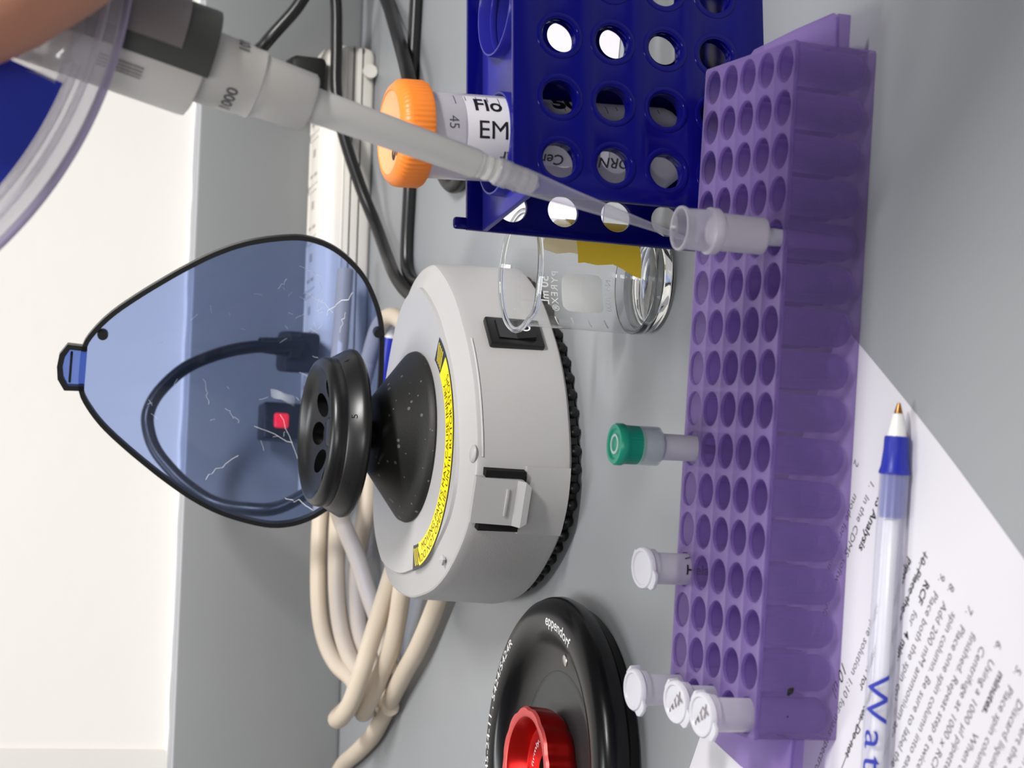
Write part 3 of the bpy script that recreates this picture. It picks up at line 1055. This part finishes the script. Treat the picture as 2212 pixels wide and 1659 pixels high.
# marker pen behind the centrifuge
t = thing('pen', 'clear pen with a dark blue grip lying on the bench behind the centrifuge', 'pen', (21.8, 1110.8, 4.6), R(170))
mxp = RY(R(90))
part('barrel', G().lathe([(0, 27), (3.6, 27), (3.6, 130), (3.0, 131), (0, 131)], 20, mxp), M['pen'], t)
part('grip', G().lathe([(0, 0), (4.2, 0), (4.3, 26), (3.8, 27.2), (0, 27.2)], 20, mxp), M['penblue'], t, 'dark blue grip')
part('end_plug', G().lathe([(0, -12), (2.0, -12), (3.6, -9), (4.4, 0), (0, 0)], 20, mxp), M['whiteplastic'], t, 'white nose')

# ------------------------------------------------------------------ blue tube rack with the orange capped tube
RA = R(12)
t = thing('tube_rack', 'glossy blue plastic tube rack with round holes on its sides', 'tube rack', (138.0, 661.9, 0), RA)
X0, X1, DEP = -74.5, 102.0, 50.0
fcols = [-62.4 + 22.2 * k for k in range(8)]
bcols = [-64.8 + 22.4 * k for k in range(8)]
rows = [77.8, 58.2, 38.4, 18.9]
brows = [77.5, 57.6, 36.8, 16.8]


def upright(yc, cols, rws, r, th):
    mx = T3((0, yc, 0)) @ RX(R(90))
    return G().curve([[(X0, 0), (X1, 0), (X1, 94), (X0, 94)]] + [circ(c, z, r, 40) for c in cols for z in rws], th, .5, mx)


fp = part('front_panel', upright(1.2, fcols, rows, 6.6, 2.4), M['rack'], t)
bpn = part('back_panel', upright(DEP + 1.2, bcols, brows, 6.4, 2.4), M['rack'], t)
# raised collars round the front holes
g = G()
for c in fcols:
    for z in rows:
        g.lathe([(6.6, 5.5), (6.6, .3), (6.9, -.15), (7.6, -.3), (8.3, -.15), (8.7, .5)], 40, T3((c, 0, z)) @ RX(R(-90)))
part('hole_collars', g, M['rack'], fp)
g = G()
hc = [-50.5, 0.5, 51.5]
hx = [(c, 25) for c in hc]
g.curve([[(X0, 2), (X1, 2), (X1, DEP), (X0, DEP)]] + [circ(c, 25, 17.0, 64) for c in hc], 2.4, .5, T3((0, 0, 87.6)))
sh = part('top_shelf', g, M['racklit'], t)
g = G()
for c in hc:
    g.lathe([(17.0, 82), (17.0, 92.4), (17.3, 93), (17.9, 93), (18.2, 92.4), (18.4, 82), (17.0, 82)], 64, T3((c, 25, 0)))
part('tube_collars', g, M['racklit'], sh)
part('bottom_shelf', G().box(X0 + 1, X1, 2, DEP, 10, 12.4, .4), M['rack'], t)
g = G()
for x in (X0 + 2.2, X1 - 2.2):
    for y in (-.2, DEP + 2.6):
        part('corner_lug', G().box(x - 2.2, x + 2.2, y - 1.5, y + 1.5, 92, 99, 1.2), M['rack'], t)
for c in (-25.0, 26.0):
    part('divider', G().box(c - 1, c + 1, 2.4, DEP, 12, 87, .3), M['rack'], t)
g = G().box(X1 - 2.4, X1, 2.4, DEP, 0, 94, .4)
part('end_panel', g, M['rack'], t)

ax = Matrix.Rotation(RA, 4, 'Z') @ Vector((-45.3, 25, 0)) + Vector((138.0, 661.9, 0))
t = thing('centrifuge_tube', 'large clear tube with a ribbed orange cap standing in the blue rack', 'tube', (ax.x, ax.y, 12.6))
t.rotation_euler = (0, R(-2.5), 0)
part('tube_body', G().lathe([(0, 0), (2.4, .3), (3.6, 1.5), (14.2, 15.5), (14.9, 18), (15.0, 109)], 64), M['falcon'], t)


def ribs(a, r, z):
    return 1 - .018 * (.5 + .5 * math.cos(60 * a)) if 107 < z < 116.5 and r > 16 else 1


co = part('cap', G().lathe([(15.2, 106.6), (18.0, 106.6), (18.6, 107.6), (18.6, 114), (18.3, 115.8), (16.4, 117.8), (14.6, 118.4), (14.2, 118.0)], 240, rad=ribs), M['orange'], t, 'ribbed orange cap')
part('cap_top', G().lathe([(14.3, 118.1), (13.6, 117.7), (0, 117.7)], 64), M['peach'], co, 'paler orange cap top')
g = G().curve(None, 0, text='S', size=9, offset=.35, mx=T3((-6.5, -3, 117.85)) @ RZ(R(200)))
g.curve(None, 0, text='.', size=9, offset=.3, mx=T3((-3, 3, 117.85)) @ RZ(R(200)))
part('cap_mark', g, M['ink'], co, smooth=0)


def tcyl(r, a_mid, z0, rot=False):
    def fn(x, y, z):
        if rot:                                  # letters run up the tube
            x, y = -y, x
        a = a_mid + x / r
        return (r * math.cos(a), r * math.sin(a), z0 + y)
    return fn


vs, fs = [], []
for j in range(2):
    for i in range(25):
        a = R(-128 + 100 * i / 24)
        vs.append((15.12 * math.cos(a), 15.12 * math.sin(a), (50, 94.5)[j]))
for i in range(24):
    fs.append((i, i + 1, i + 26, i + 25))
part('paper_label', G().add(vs, fs), M['paper'], t, 'white paper label')
g = G()


def down(r, a0, z0):
    """letters run down the tube, tops to the right"""
    def fn(x, y, z):
        a = a0 + y / r
        return (r * math.cos(a), r * math.sin(a), z0 - x)
    return fn


g = G()
g.curve(None, 0, text='Flo', size=8.4, offset=.16, fn=down(15.25, R(-58), 91.8))
g.curve(None, 0, text='EM', size=9.0, offset=0, fn=down(15.25, R(-96), 91.0))
g.curve(None, 0, text='50', size=10, offset=.5, fn=lambda x, y, z: down(15.25, R(-44), 62)(x, y, z))
part('handwriting', g, M['ink'], t, 'black marker handwriting', smooth=0)


def upw(r, a0, z0):
    def fn(x, y, z):
        a = a0 - y / r
        return (r * math.cos(a), r * math.sin(a), z0 + x)
    return fn


g = G()
g.curve(None, 0, text='CORNING  CentriStar', size=5.5, fn=upw(15.18, R(-112), 30.0), offset=.08)
for k, z in enumerate(range(22, 100, 4)):
    w_ = 5 if k % 2 else 3
    g.curve([[(-w_, -.15), (0, -.15), (0, .15), (-w_, .15)]], 0, fn=tcyl(15.15, R(-30), z))
for k, tx in ((99.5, '45'),):
    g.curve(None, 0, text=tx, size=5, fn=lambda x, y, z: (15.15 * math.cos(R(-68) - x / 15.15), 15.15 * math.sin(R(-68) - x / 15.15), 101 - y))
part('graduations', g, M['print'], t, smooth=0)

# ------------------------------------------------------------------ purple microtube rack
PA_ = R(1.15)
t = thing('microtube_rack', 'translucent purple rack with five rows of round wells at the front of the bench', 'tube rack', (-105.4, 571.6, .35), PA_)
PL, PD, PH, PIT = 219.0, 67.4, 28.4, 13.68
wells = [(6.85 + PIT * i, 6.7 + 13.5 * j) for i in range(16) for j in range(5)]
part('top_plate', G().curve([rrect(0, 0, PL, PD, 1.2, 3)] + [circ(x, y, 6.05, 36) for x, y in wells], 1.4, .25, T3((0, 0, PH - .7))), M['purple'], t)
g = G()
o_, i_ = rrect(0, 0, PL, PD, 1.2, 3), rrect(1.1, 1.1, PL - 1.1, PD - 1.1, .8, 3)
g.loops([[(x, y, 0) for x, y in o_], [(x, y, PH - 1.0) for x, y in o_]], False, False)
part('side_walls', g, M['purple'], t)
wme = G().lathe([(6.05, 27.4), (5.9, 4.5), (5.2, 2.6), (3.6, 1.3), (0, .9)], 36).mesh('well', M['purple'])
for (x, y) in wells:
    wo = part('well', wme, None, t)
    wo.location = (x * .001, y * .001, 0)
hr = G().curve([[(PL - .5, .5), (PL + 9.0, 1.5), (PL + 10.5, 4), (PL + 9.5, 30), (PL + 7.5, 60), (PL + 5, 65), (PL - .5, 66)]], 1.3, .3, T3((0, 0, 13.6)))
hr.box(PL - .5, PL + 10.2, .6, 1.9, 9.2, 13.8, .3)
part('end_handle', hr, M['purple'], t)
hl = G().curve([[(.5, .5), (-16.5, 1.5), (-18, 4), (-14.0, 36), (-9, 60), (-6.5, 64.5), (.5, 66)]], 1.3, .3, T3((0, 0, 14.6)))
hl.box(-17.6, .5, .6, 1.9, 10.6, 14.8, .3)
part('end_handle', hl, M['purple'], t)
g = G()
for (dx, dz, r_) in ((PL - 203.6, 17.0, 1.1), (PL - 203.0, 16.4, .7), (PL - 204.5, 17.6, .6), (PL - 211.5, 17.4, .35)):
    g.lathe([(0, 0), (r_, 0)], 9, T3((dx, -.08, dz)) @ RX(R(90)))
part('ink_spots', g, M['ink'], t, 'dark ink spot on the front')
rackm = T3((-105.4, 571.6, .35)) @ RZ(PA_)


def well_pos(i_right, j, z):
    p = rackm @ Vector((wells[0][0] + PIT * (15 - i_right), 6.7 + 13.5 * j, 0))
    return (p.x, p.y, z)


# spin column under the pipette
p = well_pos(4, 0, 33.2)
t = thing('spin_column', 'open clear spin column packed with white resin under the pipette tip', 'spin column', p)
part('column_body', G().lathe([(5.9, 0), (6.0, 15.0), (7.0, 15.6), (7.4, 16.2), (7.4, 18.6), (6.6, 19.2), (6.45, 26.6), (6.9, 27.2), (7.1, 27.8), (6.9, 28.5), (6.3, 28.5), (6.0, 27.8)], 48), M['tube'], t)
part('resin_bed', G().lathe([(0, .4), (5.7, .4), (5.8, 15.2), (5.4, 16.2), (4.0, 17.8), (0, 18.6)], 40), M['resin'], t, 'white resin bed')
part('outlet_nub', G().lathe([(5.9, 0), (3.0, -.3), (2.7, -7.5), (2.3, -31.3), (0, -31.5)], 28), M['tubecap'], t)

p = well_pos(9, 4, 25.2)
t = thing('spin_column', 'small spin column with a teal green screw cap in the back row of the purple rack', 'spin column', p)
part('column_body', G().lathe([(0, .2), (4.4, .2), (4.5, 14.6), (5.2, 15.4), (5.6, 16.2), (6.2, 17), (6.2, 23)], 40), M['tubecap'], t)
part('collar', G().lathe([(5.7, 15.6), (6.6, 16.4), (6.6, 23.5), (5.6, 24.5)], 40), M['capclear'], t)
part('outlet_nub', G().lathe([(4.0, .2), (1.7, 0), (1.6, -7), (1.4, -23.4), (0, -23.4)], 20), M['tubecap'], t)


def gr(a, r, z):
    return 1 - .025 * (.5 + .5 * math.cos(36 * a)) if r > 6.2 and z < 28.5 else 1


co = part('screw_cap', G().lathe([(5.4, 22.5), (6.5, 22.5), (6.6, 28.2), (6.9, 28.8), (7.1, 29.4), (7.1, 31.2), (6.6, 32), (5.4, 32), (4.8, 31.3), (0, 31.3)], 144, rad=gr), M['green'], t, 'teal green screw cap')
g = G().lathe([(2.6, 31.4), (2.6, 31.9), (3.4, 31.9), (3.4, 31.4)], 32)
part('cap_ring', g, M['capclear'], co)


def microtube(pos, label, capdir, tilt=0, mark=None, rim=None, group=None, body_mark=None, h=40.0, capr=7.2):
    t = thing('microtube', label, 'tube', pos, 0, group)
    part('tube_body', G().lathe([(0, 0), (2.2, .3), (3.6, 1.6), (5.3, 12), (5.4, h - 2.5), (6.4, h - 2.2), (6.5, h - .6), (5.6, h - .4)], 40), M['tube'], t)
    ca = RZ(capdir)
    cm = T3((0, 0, h)) @ ca @ RY(tilt)
    g = G().lathe([(0, -1.6), (4.6, -1.6), (4.8, 0), (capr - .5, 0), (capr, .5), (capr, 1.7), (capr - .5, 2.3), (capr - 1.4, 2.3), (capr - 1.8, 1.8), (0, 1.8)], 40, cm)
    g.curve([[(capr - 2, -3.6), (capr + .8, -3.0), (capr + 1.8, -1.6), (capr + 1.8, 1.6), (capr + .8, 3.0), (capr - 2, 3.6)]], 1.3, .3, cm @ T3((0, 0, 1.2)))
    g.box(-capr - 1.2, -capr + 1.5, -2.2, 2.2, -2.5, 1.4, .5, mx=cm)
    c = part('lid', g, M['tubecap'], t)
    if mark:
        g = G().curve(None, 0, text=mark, size=5.0, align='CENTER', offset=.18, mx=T3((0, 0, h + 1.95)) @ RZ(R(-62)) @ T3((0, -1.7, 0)))
        part('lid_mark', g, M['piplever'], c, smooth=0)
    if body_mark:
        g = G().curve(None, 0, text=body_mark, size=4.6, offset=.12, fn=down(5.6, R(-102), 29.0))
        g.curve([[(0, 0), (3.2, 1.2), (3.2, 1.6), (0, .5)]], 0, fn=down(5.6, R(-48), 29.0))
        part('handwriting', g, M['ink'], t, 'black handwriting', smooth=0)
    return t


microtube(well_pos(12, 4, 1.5), 'capped clear microtube marked Hela standing alone in the back row of the purple rack', R(-120), R(8), body_mark='Hela', h=41)
microtube(well_pos(15, 4, 1.5), 'capped clear microtube at the back corner of the purple rack beside the black rotor', R(-140), R(5), h=41.5)
microtube(well_pos(15, 2, 1.5), 'microtube with a written cap between the back corner and front corner tubes', R(-130), R(10), mark='MYX', h=38)
microtube(well_pos(15, 0, 1.5), 'microtube with black letters on its cap at the front corner of the purple rack', R(-130), R(8), mark='MYX', h=41)

# ------------------------------------------------------------------ printed sheet and pen
K = Vector((26.8, 587.0))
er, ed = Vector((-.867, .498)), Vector((.498, .867))
rz = math.atan2(er.y, er.x)
t = thing('printed_sheet', 'white printed protocol sheet lying under the purple rack', 'paper', (K.x, K.y, .05), rz)
# page frame: x = reading direction, y = up the page (towards the viewer); K is the bottom left corner
g = G()
nx, ny = 24, 30
vs, fs = [], []
for j in range(ny + 1):
    for i in range(nx + 1):
        x, y = 216.0 * i / nx, 279.0 * j / ny
        bow = 2.4 * math.sin(PI * min(1, y / 130.0)) if y < 130 else 0
        if i == 0:
            x -= bow * .6
        vs.append((x, y, .1))
for j in range(ny):
    for i in range(nx):
        a = j * (nx + 1) + i
        fs.append((a, a + 1, a + nx + 2, a + nx + 1))
sheet = part('sheet', G().add(vs, fs), M['paper'], t)
gn, gb, gx = G(), G(), G()


def line(x, d, s, g=gn, size=4.3, **k):
    part('handwriting' if g is gx else 'text_line', G().curve(None, 0, text=s, size=size, mx=T3((x, d, .16)), res=2, **k), M['print'] if g is gn else M['ink'], sheet, smooth=0)


LINES = [(31.3, -3, 'water from the collection tube onto the'), (31.3, -2, 'column and leave the cap of it off before'), (31.3, -1, 'Invert the column twice to mix the fluid down'),
         (31.3, 0, 'Discard liquid down to the resin'), (31.3, 1, 'Place spin column in the collection'), (31.3, 2, None), (31.3, 3, 'Using a 1000 µl pipette, add the buffer'), (31.3, 4, 'Centrifuge at 1000 x RCF'), (31.3, 5, 'finished. Repeat step 6 twice'),
         (33.0, 6, 'Place one spin column into each tube'), (33.0, 7, 'spin column. Be sure to label the tube'), (33.6, 8, 'Add 200 mM ammonium acetate'), (34.0, 9, 'Place both the spin columns in'), (34.5, 10, None)]
for x, k, s in LINES:
    if s:
        line(x, 149.8 - 5.8 * k, s)
line(31.3, 149.8 - 5.8 * 2, 'minutes.', gb, offset=.1)
line(52.5, 149.8 - 5.8 * 2, 'When centrifuge')
line(34.5, 149.8 - 58, 'RCF', gb, offset=.1)
line(45.5, 149.8 - 58, 'for')
line(53, 149.8 - 58, '4 minutes.', gb, offset=.1)
for n_, x, k in (('5.', 24.6, 1), ('6.', 25.0, 3), ('7.', 26.2, 6), ('8.', 27.0, 8), ('9.', 27.6, 9)):
    line(x, 149.8 - 5.8 * k, n_)
line(28.0, 86.0, '10. Place the sample', gb, offset=.04)
line(35.0, 80.2, 'pipette tip in the column for', gb, offset=.04)
line(74.5, 86.0, '4 minutes. Do not', gb, offset=.04)
line(57, 73.4, 'sample solution 1:10 for mass spectrometry')
line(84, 67.0, '10 ul', gx, size=6, shear=.3)
line(22.0, 53.6, 'CDMS Analysis', gb, size=4.6, offset=.1)
line(29.0, 47.0, '1.  In the CDMS software select the')
line(38.5, 40.6, 'mode for acquisition')
line(29.5, 34.6, '2')
for (x, y, l) in ((28, 87.2, 44), (35, 81.4, 38), (74, 87.0, 46)):
    g_s = G().add([(x, y - .25, .2), (x + l, y - .1, .2), (x + l, y + .25, .2), (x, y + .1, .2)], [(0, 1, 2, 3)])
    part('strike_line', g_s, M['ink'], sheet, smooth=0)

t = thing('pen', 'clear ballpoint pen with a blue grip lying on the printed sheet', 'pen', (2.3, 538.9, 4.75), PI + R(.4))
mxp = RY(R(90))
part('barrel', G().lathe([(4.3, 21), (4.4, 22), (4.4, 140), (3.8, 141), (0, 141)], 40, mxp), M['pen'], t, 'clear frosted barrel')
part('grip', G().lathe([(2.9, 10), (3.6, 10.2), (3.7, 11), (3.75, 14), (4.2, 19), (4.75, 20.8), (4.75, 21.4), (4.3, 21.5)], 40, mxp), M['penblue'], t, 'blue grip')
part('inner_sleeve', G().lathe([(0, 21), (4.0, 21), (3.8, 34.5), (0, 34.5)], 32, mxp), M['penin'], t, 'blue sleeve inside the barrel')
part('nose', G().lathe([(1.35, 3.2), (1.7, 3.4), (2.8, 9.4), (3.0, 10.2), (0, 10.4)], 32, mxp), M['whiteplastic'], t, 'white nose')
part('point', G().lathe([(0, 0), (.45, .1), (.6, .6), (1.35, 3.2), (1.3, 4)], 24, mxp), M['brass'], t, 'brass point')
part('refill', G().lathe([(0, 35), (2.3, 35), (2.3, 134), (0, 134)], 16, mxp), M['whiteplastic'], t)  # widened to stand in for the white highlight along the barrel


def pen_text(x, y, z):
    a = R(8) + y / 4.45
    # local +x runs down the barrel (world -X); local -y is away from the viewer
    return (x * 1.5 + 81, 4.6 * math.sin(a), 4.6 * math.cos(a))


part('handwriting', G().curve(None, 0, text='Water', size=9.4, spacing=1.25, offset=.02, fn=pen_text), M['inkblue'], t, 'blue handwriting on the barrel', smooth=0)

# ------------------------------------------------------------------ pipette
dirv = Vector((.230, 0.0, .9732))
side = Vector((0, -1, 0))
zx = dirv.normalized()
yx = Vector((0, 1, 0))
xx = yx.cross(zx).normalized()
ps = well_pos(4, 0, 0)
tip0 = Vector((48.3, 581.5, 57.8))
pm = Matrix(((xx.x, yx.x, zx.x, tip0.x * .001), (xx.y, yx.y, zx.y, tip0.y * .001), (xx.z, yx.z, zx.z, tip0.z * .001), (0, 0, 0, 1)))
t = thing('pipette', 'grey laboratory pipette with a clear tip held over the open spin column', 'pipette', mx=pm)
part('disposable_tip', G().lathe([(.35, 0), (.6, .1), (1.35, 18), (2.7, 42), (3.2, 48), (3.9, 57), (3.95, 62), (4.25, 62.4), (4.25, 66), (3.9, 66.4)], 40), M['tip'], t, 'clear pipette tip')
g = G()
for k in range(6):
    z = 56.5 + k * 2.9
    g.lathe([(3.4, z), (3.75 + .03 * k, z + .5), (3.75 + .03 * k, z + 1.7), (3.45, z + 2.2)], 32)
g.lathe([(0, 52), (3.2, 54), (3.5, 60), (3.6, 75)], 32)
part('nozzle', g, M['pipshaft'], t)
part('shaft', G().lathe([(0, 72.5), (4.05, 72.6), (4.35, 73.4), (5.2, 124), (5.2, 132)], 48), M['pipshaft'], t)
part('ejector_collar', G().lathe([(5.0, 126.4), (8.0, 126.4), (8.7, 127.2), (9.0, 141), (9.3, 142.5), (10.0, 143), (10.0, 146), (10.3, 147.0), (11.0, 166), (11, 172)], 64), M['pipette'], t)


def rim_txt(g, s, a0, z0, size, r):
    def fn(x, y, z):
        a = a0 + x / r
        return (r * math.cos(a), r * math.sin(a), z0 + y)
    return g.curve(None, 0, text=s, size=size, offset=.05, fn=fn)


g = G()
rim_txt(g, '1000', R(-166), 148.7, 4.6, 10.72)
rim_txt(g, '1000', R(-56), 148.7, 4.6, 10.72)
part('volume_print', g, M['print'], t, smooth=0)
part('body', G().lathe([(10.5, 159.7), (14.2, 159.7), (15.4, 160.2), (15.6, 162), (15.8, 250), (15.2, 262), (13, 300), (12, 303), (0, 303)], 64), M['pipette'], t)
part('dark_sleeve', G().lathe([(15.7, 158.6), (16.1, 158.8), (16.2, 160), (16.2, 240), (15.7, 240)], 40, a0=R(-111), a1=R(40), close=True), M['pipdark'], t, 'dark grey sleeve on the right side')
part('ejector_lever', G().lathe([(16.2, 168), (17.2, 168.3), (17.6, 170), (17.6, 240), (16.2, 240)], 32, a0=R(-92), a1=R(30), close=True), M['piplever'], t, 'mauve grey ejector lever')
g = G()
for k in range(4):
    rim_txt(g, 'IIII', R(-138), 176 + k * 3.2, 4.4, 15.95)
part('faint_print', g, bpy.data.materials['pipette_lever_grey'], t, smooth=0)
part('plunger', G().lathe([(4, 300), (4, 318), (8, 318.5), (9, 320), (9, 324), (8, 326), (0, 326.5)], 32), M['pipdark'], t)

# ------------------------------------------------------------------ the hand holding it
def skinned(name, chains, m, parent=None, sub=2):
    """chains: list of lists of (x, y, z, radius); chains share nodes by identical coordinates"""
    me = bpy.data.meshes.new(name)
    idx, vs, rs, es = {}, [], [], []
    for ch in chains:
        prev = None
        for (x, y, z, r) in ch:
            k = (x, y, z)
            if k not in idx:
                idx[k] = len(vs)
                vs.append((x * .001, y * .001, z * .001))
                rs.append(r * .001)
            if prev is not None:
                es.append((prev, idx[k]))
            prev = idx[k]
    me.from_pydata(vs, es, [])
    ob = bpy.data.objects.new(name, me)
    COL.objects.link(ob)
    sk = ob.modifiers.new('s', 'SKIN')
    sk.use_smooth_shade = True
    for i, r in enumerate(rs):
        me.skin_vertices[0].data[i].radius = (r, r)
    me.skin_vertices[0].data[0].use_root = True
    sb_ = ob.modifiers.new('d', 'SUBSURF')
    sb_.levels = sub
    sb_.render_levels = sub
    dg = bpy.context.evaluated_depsgraph_get()
    dg.update()
    m2 = bpy.data.meshes.new_from_object(ob.evaluated_get(dg))
    bpy.data.objects.remove(ob)
    m2.materials.clear()
    m2.materials.append(m)
    m2.shade_smooth()
    return m2


arm = (310, 300, 205, 42)
wr = (146, 496, 232, 27)
th = (79, 530, 283, 22)
hl_ = (103, 522, 255, 23)
pa = (128, 552, 285, 19)
chains = [[wr, (205, 430, 225, 31), (250, 375, 215, 36), arm], [wr, hl_, th], [hl_, pa]]
kn_ = [(129, 582, 272, 11.5), (132, 585, 292, 12.5), (134, 586, 313, 12.5), (136, 584, 334, 11.5)]
for i, k in enumerate(kn_):
    z = k[2]
    lx = 100 + (z - 290) * .25
    s = 1.0 if i < 3 else .95
    chains.append([pa, (130 + i, 568, z - (z - 288) * .4, 14), k, (lx + 16, 610, z + 1, 9.4 * s), (lx - 6, 613, z + 1, 8.8 * s), (lx - 22, 601, z, 8.0 * s), (lx - 27, 585, z - 1, 7.2 * s), (lx - 24, 575, z - 1, 6.0)])
chains.append([th, (84, 541, 314, 14), (100, 556, 345, 11), (114, 568, 372, 9.5), (121, 577, 388, 8)])
t = thing('person', 'bare hand of a person gripping the pipette, blurred in the top left corner', 'person', (150, 500, 238))
hm = skinned('hand', [[(x - 150, y - 500, z - 238, r) for (x, y, z, r) in c] for c in chains], M['skin'])
part('hand', hm, None, t)
shade_sleeve = skinned('sleeve', [[(36, -44, -3, 36), (44, -53, -5, 45), (104, -121, -17, 50), (164, -196, -27, 54), (280, -330, 20, 60), (330, -420, 120, 66)]], mat('shade_sleeve_cloth', (52, 56, 66), .9, var=.2, scale=200, bump=.3), None)  # unseen bulky sleeve, added so its shadow darkens the front right of the bench
part('sleeve', shade_sleeve, None, t)

# ------------------------------------------------------------------ clear curved cover in front of the pipette
t = thing('plastic_cover', 'clear curved plastic cover with a blue panel inside, blurred below the hand', 'cover', (107, 556, 358.4))


def sector(r0, r1, a0, a1, th, y0, n=40, bulge=0.0):
    vs, fs = [], []
    for i in range(n + 1):
        a = a0 + (a1 - a0) * i / n
        for (r, y) in ((r0, y0), (r1, y0 + bulge), (r1, y0 + bulge + th), (r0, y0 + th)):
            vs.append((r * math.cos(a), y, r * math.sin(a)))
    for i in range(n):
        for q in range(4):
            fs.append((i * 4 + q, i * 4 + (q + 1) % 4, (i + 1) * 4 + (q + 1) % 4, (i + 1) * 4 + q))
    fs += [(0, 1, 2, 3), tuple(n * 4 + q for q in range(4))]
    return G().add(vs, fs)


def arc(r, y, a0=222, a1=276, n=30):
    return [(r * math.cos(R(a0 + (a1 - a0) * i / n)), y, r * math.sin(R(a0 + (a1 - a0) * i / n))) for i in range(n + 1)]


part('clear_rim', sector(108, 120.5, R(222), R(276), 1.8, 0, bulge=1.6), M['cover'], t)
part('rim_edge', G().tube(arc(120.5, 2.6), 1.3, 10, 2), M['coveredge'], t, 'violet tinted edge')
part('inner_ridge', G().tube(arc(115, .8), 1.0, 10, 2), M['cover'], t)
part('inner_ridge', G().tube(arc(111.5, .8, 222, 255), 1.2, 10, 2), M['cover'], t)
part('blue_panel', sector(84, 110, R(222), R(251.5), 2.4, 0), M['bluepanel'], t, 'blue panel')
# crumpled clear film between the blue panel and the hand
vs, fs = [], []
for i in range(19):
    for j in range(9):
        a = R(251 + 25 * i / 18)
        r = 82 + 28 * j / 8 + random.uniform(-1, 1)
        vs.append((r * math.cos(a), 1.0 + random.uniform(-2.6, 2.2), r * math.sin(a)))
for i in range(18):
    for j in range(8):
        a = i * 9 + j
        fs.append((a, a + 1, a + 10, a + 9))
part('crumpled_film', G().add(vs, fs), M['film'], t, 'crumpled clear film', smooth=180)
